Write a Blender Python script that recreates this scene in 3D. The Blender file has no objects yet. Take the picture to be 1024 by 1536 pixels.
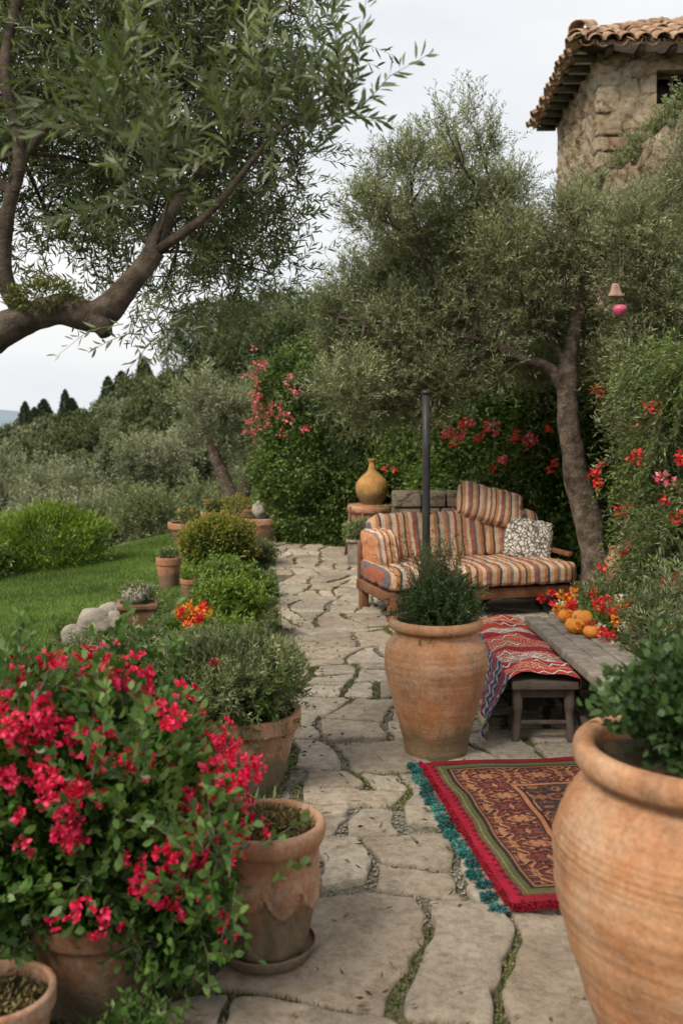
import bpy, bmesh, math, numpy as np
from mathutils import Vector
rng=np.random.default_rng(11)
sc=bpy.context.scene
sc.view_settings.view_transform='Standard'
try: sc.view_settings.look='None'
except Exception: pass
sc.view_settings.exposure=0
R=math.radians
# ------------------------------------------------------------ helpers
def root(name,loc=(0,0,0),rz=0):
    e=bpy.data.objects.new(name,None); e.location=loc; e.rotation_euler=(0,0,rz)
    e.empty_display_size=.1; sc.collection.objects.link(e); return e
def obj(name,me,parent=None,loc=(0,0,0),rot=(0,0,0)):
    o=bpy.data.objects.new(name,me); sc.collection.objects.link(o)
    o.location=loc; o.rotation_euler=rot
    if parent: o.parent=parent
    return o
def mk(name,V,F,mat,parent=None,smooth=False,tint=None,col=None,world=False,loc=(0,0,0),rot=(0,0,0)):
    V=np.asarray(V,dtype=np.float32).reshape(-1,3)
    if world and parent is not None: V=V-np.array(parent.location,dtype=np.float32)
    if isinstance(F,np.ndarray): F=[F]
    F=[np.asarray(f,dtype=np.int32) for f in F if len(f)]
    me=bpy.data.meshes.new(name)
    me.vertices.add(len(V)); me.vertices.foreach_set('co',V.ravel())
    nl=sum(f.size for f in F); npol=sum(len(f) for f in F)
    me.loops.add(nl); me.polygons.add(npol)
    me.loops.foreach_set('vertex_index',np.concatenate([f.ravel() for f in F]))
    tot=np.concatenate([np.full(len(f),f.shape[1],dtype=np.int32) for f in F])
    st=np.concatenate([[0],np.cumsum(tot)[:-1]]).astype(np.int32)
    me.polygons.foreach_set('loop_start',st)
    try: me.polygons.foreach_set('loop_total',tot)
    except Exception: pass
    me.update(calc_edges=True)
    if smooth: me.polygons.foreach_set('use_smooth',np.ones(npol,dtype=bool))
    if tint is not None:
        a=me.attributes.new('tint','FLOAT','POINT'); a.data.foreach_set('value',np.asarray(tint,dtype=np.float32))
    if col is not None:
        a=me.attributes.new('col','FLOAT_COLOR','POINT')
        c=np.ones((len(V),4),dtype=np.float32); c[:,:3]=col; a.data.foreach_set('color',c.ravel())
    me.materials.append(mat)
    return obj(name,me,parent,loc,rot)
def nz(v): return v/np.maximum(np.linalg.norm(v,axis=-1,keepdims=True),1e-9)
def rdir(n): return nz(rng.normal(size=(n,3)))
def n3(p,s=1.0,seed=0.):
    x,y,z=p[...,0]*s+seed,p[...,1]*s+seed*1.7,p[...,2]*s-seed
    return (np.sin(x*1.7+1.3*np.sin(y*1.1+z*.7))+np.sin(y*2.1+1.1*np.sin(z*1.3+x*.9)+2)+np.sin(z*1.9+1.2*np.sin(x*1.5-y*.6)+4)
            +.5*np.sin(x*4.1+y*3.3+z*2.7)+.5*np.sin(x*-3.7+y*4.9-z*3.1+1))/4.
def leaves(name,P,D,L,W,mat,parent,shape=4,tint=None,world=True,up=0.0):
    n=len(P); D=nz(D); Rr=rdir(n); Rr[:,2]+=up
    S=nz(np.cross(D,Rr)); N=np.cross(S,D)
    L=np.broadcast_to(L,(n,)).reshape(n,1)*rng.uniform(.7,1.2,(n,1)); W=np.broadcast_to(W,(n,)).reshape(n,1)*rng.uniform(.75,1.2,(n,1))
    if shape==4:
        vs=[P,P+D*L*.45+S*W*.5+N*W*.18,P+D*L-N*L*.06,P+D*L*.45-S*W*.5+N*W*.18]
    elif shape==3:
        vs=[P-S*W*.5,P+S*W*.5,P+D*L]
    else:
        vs=[P,P+D*L*.28+S*W*.42+N*W*.12,P+D*L*.66+S*W*.42+N*W*.08,P+D*L-N*L*.1,P+D*L*.66-S*W*.42+N*W*.08,P+D*L*.28-S*W*.42+N*W*.12]
    k=len(vs); V=np.stack(vs,1).reshape(-1,3)
    F=np.arange(n*k).reshape(n,k)
    if tint is None: tint=rng.uniform(0,1,n)
    return mk(name,V,F,mat,parent,tint=np.repeat(tint,k),world=world)
def catmull(P,k):
    P=np.asarray(P,float); 
    if len(P)<3: return np.concatenate([P[:1]+(P[-1]-P[0])*t for t in np.linspace(0,1,k+1)]).reshape(-1,P.shape[1])
    Q=np.vstack([2*P[0]-P[1],P,2*P[-1]-P[-2]]); out=[]
    for i in range(1,len(Q)-2):
        for j in range(k):
            t=j/k; a,b,c,d=Q[i-1],Q[i],Q[i+1],Q[i+2]
            out.append(.5*((2*b)+(-a+c)*t+(2*a-5*b+4*c-d)*t*t+(-a+3*b-3*c+d)*t**3))
    out.append(Q[-2]); return np.array(out)
class Geo:
    def __init__(s): s.V=[];s.F={};s.n=0
    def add(s,V,F):
        s.V.append(np.asarray(V,float)); 
        for f in ([F] if isinstance(F,np.ndarray) else F):
            if len(f): s.F.setdefault(f.shape[1],[]).append(f+s.n)
        s.n+=len(V)
    def make(s,name,mat,parent=None,**k):
        return mk(name,np.vstack(s.V),[np.vstack(f) for f in s.F.values()],mat,parent,**k)
def tube(g,pts,rad,seg=8,k=5,rough=0.):
    A=np.hstack([np.asarray(pts,float),np.asarray(rad,float).reshape(-1,1)]); A=catmull(A,k)
    P=A[:,:3]; r=np.maximum(A[:,3],.0008); T=nz(np.gradient(P,axis=0))
    up=np.array([0,0,1.]) if abs(T[0][2])<.8 else np.array([1.,0,0])
    u=nz(np.cross(T[0],up)); U=[u]
    for i in range(1,len(P)):
        u=u-T[i]*np.dot(u,T[i]); u=nz(u); U.append(u)
    U=np.array(U); W=np.cross(T,U); th=np.linspace(0,2*np.pi,seg,endpoint=False)
    ring=P[:,None]+(U[:,None]*np.cos(th)[None,:,None]+W[:,None]*np.sin(th)[None,:,None])*r[:,None,None]
    if rough: ring=P[:,None]+(ring-P[:,None])*(1+rough*n3(ring/np.mean(r),.55)+rough*.5*n3(ring/np.mean(r),1.7))[...,None]
    V=ring.reshape(-1,3); m=len(P)
    i=np.arange(m-1)[:,None]*seg; j=np.arange(seg)[None]; j2=(j+1)%seg
    F=np.stack([i+j,i+j2,i+seg+j2,i+seg+j],-1).reshape(-1,4)
    F2=[F,np.array([list(range(seg))[::-1]]),np.array([[(m-1)*seg+q for q in range(seg)]])]
    g.add(V,F2)
def box(g,c,s,rz=0,tx=0):
    x,y,z=[q/2 for q in s]
    V=np.array([[a*x,b*y,cc*z] for cc in(-1,1) for b in(-1,1) for a in(-1,1)])
    if tx: V=V@np.array([[1,0,0],[0,math.cos(tx),math.sin(tx)],[0,-math.sin(tx),math.cos(tx)]])
    if rz:
        co,si=math.cos(rz),math.sin(rz); V=V@np.array([[co,si,0],[-si,co,0],[0,0,1]])
    g.add(V+np.array(c),np.array([[0,2,3,1],[4,5,7,6],[0,1,5,4],[2,6,7,3],[0,4,6,2],[1,3,7,5]]))
def bevel(o,w=.006,s=2):
    m=o.modifiers.new('b','BEVEL'); m.width=w; m.segments=s; m.limit_method='ANGLE'; return o
def lathe(name,prof,mat,parent,seg=80,k=5,mod=None,loc=(0,0,0)):
    A=catmull(prof,k); th=np.linspace(0,2*np.pi,seg,endpoint=False)
    r=np.repeat(A[:,:1],seg,1); z=np.repeat(A[:,1:],seg,1); t=np.repeat(th[None],len(A),0)
    if mod is not None: r=mod(r,z,t)
    V=np.stack([r*np.cos(t),r*np.sin(t),z],-1)
    V=V.reshape(-1,3); m=len(A)
    i=np.arange(m-1)[:,None]*seg; j=np.arange(seg)[None]; j2=(j+1)%seg
    F=np.stack([i+j,i+j2,i+seg+j2,i+seg+j],-1).reshape(-1,4)
    return mk(name,V,F,mat,parent,smooth=True,loc=loc)
def wob(seed,a=.008):
    def f(r,z,t): return r*(1+a*np.sin(2*t+seed+z*3)+a*.6*np.sin(3*t+seed*2-z*9))
    return f
# ------------------------------------------------------------ materials
def newmat(name):
    m=bpy.data.materials.new(name); m.use_nodes=True; nt=m.node_tree
    b=nt.nodes['Principled BSDF']; b.inputs['Roughness'].default_value=.85
    b.inputs['Specular IOR Level'].default_value=.3
    return m,nt,b
def ramp(nt,stops,interp='LINEAR'):
    r=nt.nodes.new('ShaderNodeValToRGB'); r.color_ramp.interpolation=interp
    e=r.color_ramp.elements
    e[0].position=stops[0][0]; e[0].color=(*stops[0][1],1); e[1].position=stops[-1][0]; e[1].color=(*stops[-1][1],1)
    for p,c in stops[1:-1]:
        q=e.new(p); q.color=(*c,1)
    return r
def noise(nt,scale,detail=6,rough=.6,vec=None,kind='noise'):
    tc=nt.nodes.get('TC') 
    if tc is None:
        tc=nt.nodes.new('ShaderNodeTexCoord'); tc.name='TC'
    if kind=='noise':
        n=nt.nodes.new('ShaderNodeTexNoise'); n.inputs['Detail'].default_value=detail; n.inputs['Roughness'].default_value=rough
    else:
        n=nt.nodes.new('ShaderNodeTexVoronoi')
    n.inputs['Scale'].default_value=scale
    nt.links.new(vec if vec is not None else tc.outputs['Object'],n.inputs['Vector']); return n
def mix(nt,a,b,fac,mode='MIX'):
    m=nt.nodes.new('ShaderNodeMix'); m.data_type='RGBA'; m.blend_type=mode
    for s,v in((0,fac),(6,a),(7,b)):
        if isinstance(v,(int,float)): m.inputs[s].default_value=v
        elif isinstance(v,tuple): m.inputs[s].default_value=(*v,1)
        else: nt.links.new(v,m.inputs[s])
    return m.outputs[2]
def bump(nt,b,h,strength=.5,dist=.01):
    n=nt.nodes.new('ShaderNodeBump'); n.inputs['Strength'].default_value=strength; n.inputs['Distance'].default_value=dist
    nt.links.new(h,n.inputs['Height']); nt.links.new(n.outputs[0],b.inputs['Normal'])
def attr(nt,name,col=False):
    a=nt.nodes.new('ShaderNodeAttribute'); a.attribute_name=name; return a.outputs['Color' if col else 'Fac']
def leafmat(name,stops,tr=.3,rough=.5,big=1.5):
    m,nt,b=newmat(name); r=ramp(nt,[(i/(len(stops)-1),s) for i,s in enumerate(stops)])
    nt.links.new(attr(nt,'tint'),r.inputs[0])
    nn=noise(nt,big,3); rr=ramp(nt,[(.3,(.62,.63,.62)),(.7,(1.28,1.22,1.1))]); nt.links.new(nn.outputs[0],rr.inputs[0])
    c=mix(nt,r.outputs[0],rr.outputs[0],1.0,'MULTIPLY')
    nt.links.new(c,b.inputs['Base Color']); b.inputs['Roughness'].default_value=rough
    t=nt.nodes.new('ShaderNodeBsdfTranslucent'); nt.links.new(mix(nt,c,(1.3,1.35,.6),1.0,'MULTIPLY'),t.inputs[0])
    ms=nt.nodes.new('ShaderNodeMixShader'); ms.inputs[0].default_value=tr
    nt.links.new(b.outputs[0],ms.inputs[1]); nt.links.new(t.outputs[0],ms.inputs[2])
    nt.links.new(ms.outputs[0],nt.nodes['Material Output'].inputs[0]); return m
def nmat(name,stops,scale=8,bs=.5,bd=.01,rough=.85,bscale=None,detail=8,nr=.65):
    m,nt,b=newmat(name); n=noise(nt,scale,detail,nr); r=ramp(nt,stops); nt.links.new(n.outputs[0],r.inputs[0])
    nt.links.new(r.outputs[0],b.inputs['Base Color']); b.inputs['Roughness'].default_value=rough
    n2=noise(nt,bscale or scale*3,8,.7); bump(nt,b,n2.outputs[0],bs,bd); return m
def potmat(name,dark,mid,light,stain=(.42,.36,.28),sa=.5,ring=.07,grime=.65):
    m,nt,b=newmat(name); n=noise(nt,3.2,8,.65); r=ramp(nt,[(.3,dark),(.5,mid),(.7,light)]); nt.links.new(n.outputs[0],r.inputs[0])
    tc=nt.nodes['TC']; nw=noise(nt,2.,3); vv=mix(nt,tc.outputs['Object'],nw.outputs['Color'],.03)
    mp=nt.nodes.new('ShaderNodeMapping'); mp.inputs['Scale'].default_value=(3.,3.,30)
    nt.links.new(vv,mp.inputs[0]); nr=noise(nt,1.6,7,.7,mp.outputs[0])
    rr=ramp(nt,[(.3,(1-ring,)*3),(.7,(1+ring,)*3)]); nt.links.new(nr.outputs[0],rr.inputs[0])
    c=mix(nt,r.outputs[0],rr.outputs[0],1.0,'MULTIPLY')
    ns=noise(nt,4.5,10,.75); rs=ramp(nt,[(.44,(0,0,0)),(.66,(sa,sa,sa))]); nt.links.new(ns.outputs[0],rs.inputs[0])
    c=mix(nt,c,stain,rs.outputs[0])
    mp2=nt.nodes.new('ShaderNodeMapping'); mp2.inputs['Scale'].default_value=(1.6,1.6,.7); nt.links.new(vv,mp2.inputs[0])
    nd=noise(nt,6.,10,.74,mp2.outputs[0]); rd=ramp(nt,[(.50,(0,0,0)),(.72,(grime,)*3)]); nt.links.new(nd.outputs[0],rd.inputs[0])
    c=mix(nt,c,(.09,.06,.035),rd.outputs[0])
    # darker towards the foot
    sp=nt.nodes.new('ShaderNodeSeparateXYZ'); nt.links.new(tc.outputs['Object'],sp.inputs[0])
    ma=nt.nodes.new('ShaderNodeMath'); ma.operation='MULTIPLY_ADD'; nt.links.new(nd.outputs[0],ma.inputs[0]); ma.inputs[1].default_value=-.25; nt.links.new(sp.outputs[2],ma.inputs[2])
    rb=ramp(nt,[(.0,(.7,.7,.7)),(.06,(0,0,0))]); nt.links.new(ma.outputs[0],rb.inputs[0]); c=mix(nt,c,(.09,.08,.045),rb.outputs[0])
    nf=noise(nt,70,4,.6); rf=ramp(nt,[(.3,(.78,.78,.78)),(.6,(1.06,1.06,1.06))]); nt.links.new(nf.outputs[0],rf.inputs[0])
    c=mix(nt,c,rf.outputs[0],1.0,'MULTIPLY')
    nt.links.new(c,b.inputs['Base Color']); b.inputs['Roughness'].default_value=.75
    ad=nt.nodes.new('ShaderNodeMath'); ad.operation='ADD'; nt.links.new(nr.outputs[0],ad.inputs[0]); nt.links.new(nf.outputs[0],ad.inputs[1])
    bump(nt,b,ad.outputs[0],.5,.005); return m
M={}
M['olive']=leafmat('olive_leaf',[(.065,.085,.035),(.14,.17,.08),(.24,.275,.155),(.40,.44,.30)],.3,.45,1.1)
M['oliven']=leafmat('olive_leaf_near',[(.05,.072,.028),(.10,.135,.055),(.175,.215,.115),(.32,.37,.26)],.35,.42,1.5)
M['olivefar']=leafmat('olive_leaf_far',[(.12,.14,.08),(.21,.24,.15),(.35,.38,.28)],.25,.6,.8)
M['hedge']=leafmat('climber_leaf',[(.03,.06,.012),(.07,.12,.025),(.125,.195,.045),(.21,.29,.09)],.35,.4,1.6)
M['bright']=leafmat('bright_leaf',[(.06,.11,.015),(.13,.21,.03),(.22,.32,.06)],.35,.45,2.)
M['box']=leafmat('box_leaf',[(.05,.08,.015),(.12,.17,.03),(.25,.26,.05),(.34,.25,.06)],.3,.45,3.)
M['rosel']=leafmat('flower_bush_leaf',[(.02,.05,.012),(.045,.10,.022),(.08,.165,.037),(.155,.25,.075)],.3,.38,4.)
M['sage']=leafmat('sage_leaf',[(.05,.072,.025),(.11,.145,.06),(.18,.225,.11),(.30,.34,.19)],.25,.5,4.)
M['dark']=leafmat('dark_leaf',[(.02,.045,.015),(.045,.09,.03),(.09,.155,.055)],.25,.35,5.)
M['forest']=leafmat('forest_leaf',[(.035,.055,.02),(.075,.10,.038),(.12,.15,.06),(.18,.20,.09)],.1,.7,.12)
M['cyp']=leafmat('cypress_leaf',[(.03,.045,.028),(.06,.08,.045),(.09,.11,.06)],.05,.7,.3)
M['grass']=leafmat('grass_blade',[(.07,.125,.022),(.125,.205,.04),(.22,.29,.08)],.3,.6,.7)
M['moss']=leafmat('moss_blade',[(.06,.07,.02),(.12,.145,.04),(.21,.21,.08)],.2,.7,3.)
M['crimson']=leafmat('crimson_petal',[(.42,.004,.035),(.72,.014,.09),(.88,.07,.19)],.3,.5,8.)
M['pinkf']=leafmat('pink_petal',[(.55,.03,.10),(.75,.10,.2),(.8,.35,.4)],.3,.5,8.)
M['redf']=leafmat('red_petal',[(.55,.008,.03),(.75,.03,.04),(.8,.12,.10)],.3,.5,8.)
M['orangef']=leafmat('orange_petal',[(.7,.12,.01),(.85,.28,.02),(.9,.45,.05)],.3,.5,8.)
M['whitef']=leafmat('white_petal',[(.6,.6,.55),(.75,.73,.65),(.8,.7,.4)],.3,.5,8.)
M['teal']=leafmat('teal_yarn',[(.012,.07,.08),(.02,.16,.17),(.05,.27,.26),(.35,.42,.36)],.05,.9,8.)
M['redyarn']=leafmat('red_yarn',[(.20,.005,.015),(.36,.01,.03)],.05,.9,8.)
M['drym']=leafmat('dry_moss_leaf',[(.05,.035,.015),(.13,.10,.035),(.24,.21,.09)],.1,.7,9.)
M['bark']=nmat('olive_bark',[(.3,(.03,.022,.016)),(.5,(.11,.082,.06)),(.72,(.26,.205,.15))],11,1.,.05,.95,26)
M['twig']=nmat('twig_bark',[(.3,(.08,.06,.04)),(.7,(.2,.17,.12))],20)
M['terra']=potmat('terracotta',(.26,.105,.05),(.38,.165,.085),(.48,.25,.14))
M['terraold']=potmat('terracotta_aged',(.25,.11,.055),(.37,.175,.09),(.46,.27,.16),(.44,.37,.28),.8,.07,.8)
M['terrabig']=potmat('terracotta_ochre',(.27,.115,.048),(.38,.175,.078),(.46,.245,.125),(.5,.37,.25),.55,.06,.55)
M['terradark']=potmat('terracotta_dark',(.11,.05,.025),(.19,.09,.045),(.26,.14,.08))
M['ochre']=potmat('ochre_glaze',(.30,.15,.04),(.44,.23,.07),(.5,.3,.11),(.4,.3,.15),.2)
M['soil']=nmat('potting_soil',[(.3,(.02,.013,.008)),(.6,(.08,.055,.03)),(.75,(.14,.12,.05))],40,1.,.03,1.,60)
M['wood']=nmat('red_brown_wood',[(.3,(.09,.035,.016)),(.7,(.24,.105,.055))],6,.4,.004,.6,30)
M['greywood']=nmat('weathered_wood',[(.3,(.12,.10,.075)),(.55,(.25,.215,.17)),(.75,(.38,.34,.28))],12,.7,.008,.9,40)
M['darkwood']=nmat('dark_wood',[(.3,(.04,.03,.022)),(.7,(.14,.11,.085))],12,.6,.005,.8,40)
M['iron']=nmat('dark_iron',[(.3,(.012,.012,.012)),(.7,(.04,.038,.035))],8,.3,.003,.5)
M['rock']=nmat('pale_rock',[(.3,(.2,.17,.13)),(.7,(.48,.43,.36))],9,1.,.03,.9)
m,nt,b=newmat('paving_stone'); M['stone']=m
n=noise(nt,2.2,10,.7); r=ramp(nt,[(.25,(.27,.23,.18)),(.5,(.41,.365,.295)),(.75,(.53,.48,.40))]); nt.links.new(n.outputs[0],r.inputs[0])
rt=ramp(nt,[(0,(.72,.69,.66)),(.3,(1.0,.90,.82)),(.55,(.94,.93,.92)),(.8,(1.06,1.02,.97)),(1,(1.22,1.17,1.10))]); nt.links.new(attr(nt,'tint'),rt.inputs[0])
c=mix(nt,r.outputs[0],rt.outputs[0],1.,'MULTIPLY')
n2=noise(nt,26,9,.8); r2=ramp(nt,[(.34,(.55,.52,.48)),(.55,(1.05,1.05,1.05))]); nt.links.new(n2.outputs[0],r2.inputs[0]); c=mix(nt,c,r2.outputs[0],1.,'MULTIPLY')
n4=noise(nt,4.,10,.82); r4=ramp(nt,[(.50,(0,0,0)),(.66,(.6,.6,.6))]); nt.links.new(n4.outputs[0],r4.inputs[0]); c=mix(nt,c,(.17,.14,.095),r4.outputs[0])
n6=noise(nt,60,3,.6); r6=ramp(nt,[(.66,(0,0,0)),(.74,(.7,.7,.7))]); nt.links.new(n6.outputs[0],r6.inputs[0]); c=mix(nt,c,(.10,.09,.07),r6.outputs[0])
nt.links.new(c,b.inputs['Base Color']); n5=noise(nt,8,12,.75); bump(nt,b,n5.outputs[0],1.,.035)
m,nt,b=newmat('gravel_bed'); M['gravel']=m
v=noise(nt,55,kind='v'); r=ramp(nt,[(0,(.27,.24,.2)),(.5,(.16,.14,.11)),(.9,(.04,.033,.025))]); nt.links.new(v.outputs['Distance'],r.inputs[0])
n=noise(nt,2.5,8,.7); rr=ramp(nt,[(.42,(0,0,0)),(.6,(.8,.8,.8))]); nt.links.new(n.outputs[0],rr.inputs[0])
c=mix(nt,r.outputs[0],(.06,.06,.03),rr.outputs[0]); nt.links.new(c,b.inputs['Base Color']); bump(nt,b,v.outputs['Distance'],-.8,.012)
m,nt,b=newmat('ground_cover'); M['ground']=m
n=noise(nt,6,10,.7); rr=ramp(nt,[(.3,(.65,.65,.65)),(.7,(1.3,1.3,1.3))]); nt.links.new(n.outputs[0],rr.inputs[0])
c=mix(nt,attr(nt,'col',True),rr.outputs[0],1.,'MULTIPLY'); nt.links.new(c,b.inputs['Base Color']); n=noise(nt,25,8,.7); bump(nt,b,n.outputs[0],.8,.03)
def wallmat(name,a,bb,cc,sc_=3.6):
    m,nt,b=newmat(name)
    n=noise(nt,1.3,10,.7); r=ramp(nt,[(.3,a),(.5,bb),(.7,cc)]); nt.links.new(n.outputs[0],r.inputs[0])
    nw=noise(nt,2.5,6,.7); vv=mix(nt,nt.nodes['TC'].outputs['Object'],nw.outputs['Color'],.30)
    mp=nt.nodes.new('ShaderNodeMapping'); mp.inputs['Scale'].default_value=(1,1,1.7); nt.links.new(vv,mp.inputs[0]); vv=mp.outputs[0]
    v=noise(nt,sc_,vec=vv,kind='v'); v.feature='DISTANCE_TO_EDGE'
    rv=ramp(nt,[(0,(.5,.44,.37)),(.05,(.82,.79,.75)),(.12,(1,1,1))]); nt.links.new(v.outputs['Distance'],rv.inputs[0])
    nm=noise(nt,2.2,7,.7); rm=ramp(nt,[(.40,(0,0,0)),(.52,(1,1,1))]); nt.links.new(nm.outputs[0],rm.inputs[0])
    rvm=mix(nt,(1.,.98,.95),rv.outputs[0],rm.outputs[0])
    c=mix(nt,r.outputs[0],rvm,1.,'MULTIPLY')
    v2=noise(nt,sc_,vec=vv,kind='v'); bw=nt.nodes.new('ShaderNodeRGBToBW'); nt.links.new(v2.outputs['Color'],bw.inputs[0])
    rb=ramp(nt,[(.2,(.76,.69,.60)),(.8,(1.18,1.15,1.10))]); nt.links.new(bw.outputs[0],rb.inputs[0]); c2=mix(nt,c,mix(nt,c,rb.outputs[0],1.,'MULTIPLY'),rm.outputs[0])
    nf=noise(nt,9,12,.82); rf=ramp(nt,[(.36,(.40,.34,.28)),(.5,(1.02,1.02,1.02)),(.7,(1.15,1.14,1.12))]); nt.links.new(nf.outputs[0],rf.inputs[0]); c2=mix(nt,c2,rf.outputs[0],1.,'MULTIPLY')
    nt.links.new(c2,b.inputs['Base Color']); 
    ad=nt.nodes.new('ShaderNodeMath'); ad.operation='MULTIPLY_ADD'; nt.links.new(rvm,ad.inputs[0]); ad.inputs[1].default_value=.7; nt.links.new(nf.outputs[0],ad.inputs[2])
    bump(nt,b,ad.outputs[0],1.,.14); return m
M['wall']=wallmat('old_plastered_stone',(.46,.34,.22),(.62,.50,.36),(.72,.64,.52))
M['lowwall']=wallmat('grey_stone',(.24,.2,.16),(.35,.3,.24),(.45,.4,.33))
M['tile']=nmat('roof_tile_clay',[(.3,(.13,.09,.06)),(.45,(.29,.175,.11)),(.6,(.42,.29,.19)),(.75,(.5,.45,.35))],5,.6,.01,.9,20)
m,nt,b=newmat('vertex_weave'); M['weave']=m
n=noise(nt,120,4,.7); rr=ramp(nt,[(.3,(.65,.65,.65)),(.7,(1.2,1.2,1.2))]); nt.links.new(n.outputs[0],rr.inputs[0])
nt.links.new(mix(nt,attr(nt,'col',True),rr.outputs[0],1.,'MULTIPLY'),b.inputs['Base Color']); b.inputs['Roughness'].default_value=.95; b.inputs['Specular IOR Level'].default_value=.1
bump(nt,b,n.outputs[0],.6,.004)
def stripes(name,freq,axis=0,bright=1.):
    m,nt,b=newmat(name); noise(nt,1)
    sp=nt.nodes.new('ShaderNodeSeparateXYZ'); nt.links.new(nt.nodes['TC'].outputs['Object'],sp.inputs[0])
    w=noise(nt,3,3); a=nt.nodes.new('ShaderNodeMath'); a.operation='MULTIPLY_ADD'; nt.links.new(w.outputs[0],a.inputs[0]); a.inputs[1].default_value=.03
    nt.links.new(sp.outputs[axis],a.inputs[2])
    q=nt.nodes.new('ShaderNodeMath'); q.operation='MULTIPLY'; q.inputs[1].default_value=freq; nt.links.new(a.outputs[0],q.inputs[0])
    f=nt.nodes.new('ShaderNodeMath'); f.operation='FRACT'; nt.links.new(q.outputs[0],f.inputs[0])
    cs=[(.46,.30,.18),(.08,.055,.05),(.44,.20,.09),(.54,.42,.30),(.34,.10,.05),(.13,.11,.12),(.48,.30,.18),(.37,.16,.07),(.05,.045,.05),(.48,.38,.28),(.48,.20,.09),(.20,.15,.13),(.54,.40,.27),(.28,.09,.05)]
    ps=[0,.09,.13,.21,.28,.35,.41,.50,.57,.61,.70,.77,.84,.94]
    r=ramp(nt,[(p,tuple(x*bright for x in c)) for p,c in zip(ps,cs)],'CONSTANT'); nt.links.new(f.outputs[0],r.inputs[0])
    n=noise(nt,60,5,.7); rr=ramp(nt,[(.3,(.7,.7,.7)),(.7,(1.15,1.15,1.15))]); nt.links.new(n.outputs[0],rr.inputs[0])
    nt.links.new(mix(nt,r.outputs[0],rr.outputs[0],1.,'MULTIPLY'),b.inputs['Base Color']); b.inputs['Roughness'].default_value=.95
    bump(nt,b,n.outputs[0],.4,.004); return m
M['stripe']=stripes('striped_fabric',2.3)
M['stripe2']=stripes('striped_pillow_fabric',3.2,0,1.15)
m,nt,b=newmat('patterned_pillow_fabric'); M['pat']=m
nw=noise(nt,9,3,.5); vv=mix(nt,nt.nodes['TC'].outputs['Object'],nw.outputs['Color'],.10)
v=noise(nt,30,vec=vv,kind='v'); v.feature='DISTANCE_TO_EDGE'; r=ramp(nt,[(0,(.07,.065,.06)),(.09,(.12,.10,.09)),(.17,(.52,.48,.4)),(1,(.58,.54,.46))]); nt.links.new(v.outputs['Distance'],r.inputs[0])
nt.links.new(r.outputs[0],b.inputs['Base Color'])
# ------------------------------------------------------------ terrain
def ss(x): x=np.clip(x,0,1); return x*x*(3-2*x)
XE=([0,9,11,16,20,30],[-4.9,-4.7,-4.2,-2.6,-1.6,.5])
def H(x,y):
    x=np.asarray(x,float); y=np.asarray(y,float)
    xe=np.interp(y,*XE)
    o1=np.maximum(0,xe-x); o2=np.maximum(0,y-18.5)*ss((6-x)/4)
    o=np.hypot(o1,o2)
    z=-.085*np.clip(-1.25-x,0,4)
    z=z-7*o*o/(o*o+70)
    xa=x*80/np.maximum(y,10)
    ridge=np.interp(xa,[-60,-40,-27,-20,-14,-9,-3,10,60],[-5,-4.2,-2.4,.4,3.2,5.8,7.8,9,9])
    hill=ss((y-22)/60)*(ridge+7)*(1-ss((y-140)/220))
    return z+hill
def path_left(y): return np.interp(y,[0,2,2.7,3.4,4.7,6,7.7,10,12,15,16.5],[-.75,-.55,-.47,-.34,-.27,-.36,-.5,-.68,-.88,-1.17,-1.3])
def bedw(y): return np.interp(y,[0,6,8,11,15],[2.5,1.35,.95,.75,.5])
ax=np.concatenate([-np.geomspace(3000,8,60)[:-1],np.arange(-8,5,.14),np.geomspace(5,3000,45)])
ay=np.concatenate([-np.geomspace(500,3,16),np.arange(-2.5,19,.16),np.geomspace(19.2,4000,75)])
X,Y=np.meshgrid(ax,ay); Z=H(X,Y)
near=(np.abs(X)<8)&(Y<20)&(Y>0)
Z=Z+np.where(near&(X<path_left(Y)-.1),.012*n3(np.stack([X,Y,Y*0],-1),4.),0)
Z=np.where((Y>0)&(Y<17)&(X>path_left(Y)-.1)&(X<3.5),-.01,Z)
nx,ny=len(ax),len(ay)
i=np.arange(ny-1)[:,None]*nx; j=np.arange(nx-1)[None]
F=np.stack([i+j,i+j+1,i+nx+j+1,i+nx+j],-1).reshape(-1,4)
pn=n3(np.stack([X,Y,X*0],-1),1.3)
bed=path_left(Y)-bedw(Y)+.12*pn
xe=np.interp(Y,*XE)
col=np.zeros(X.shape+(3,)); col[:]=(.10,.11,.05)
lawn=(X<bed)&(X>xe-.5)&(Y<18)&(Y>-3); soilm=(X>=bed)&(X<4)&(Y<17)&(Y>-3)
col[lawn]=(.095,.15,.035); col[soilm]=(.075,.06,.035)
mk('ground',np.stack([X,Y,Z],-1).reshape(-1,3),F,M['ground'],smooth=True,col=col.reshape(-1,3))
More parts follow.
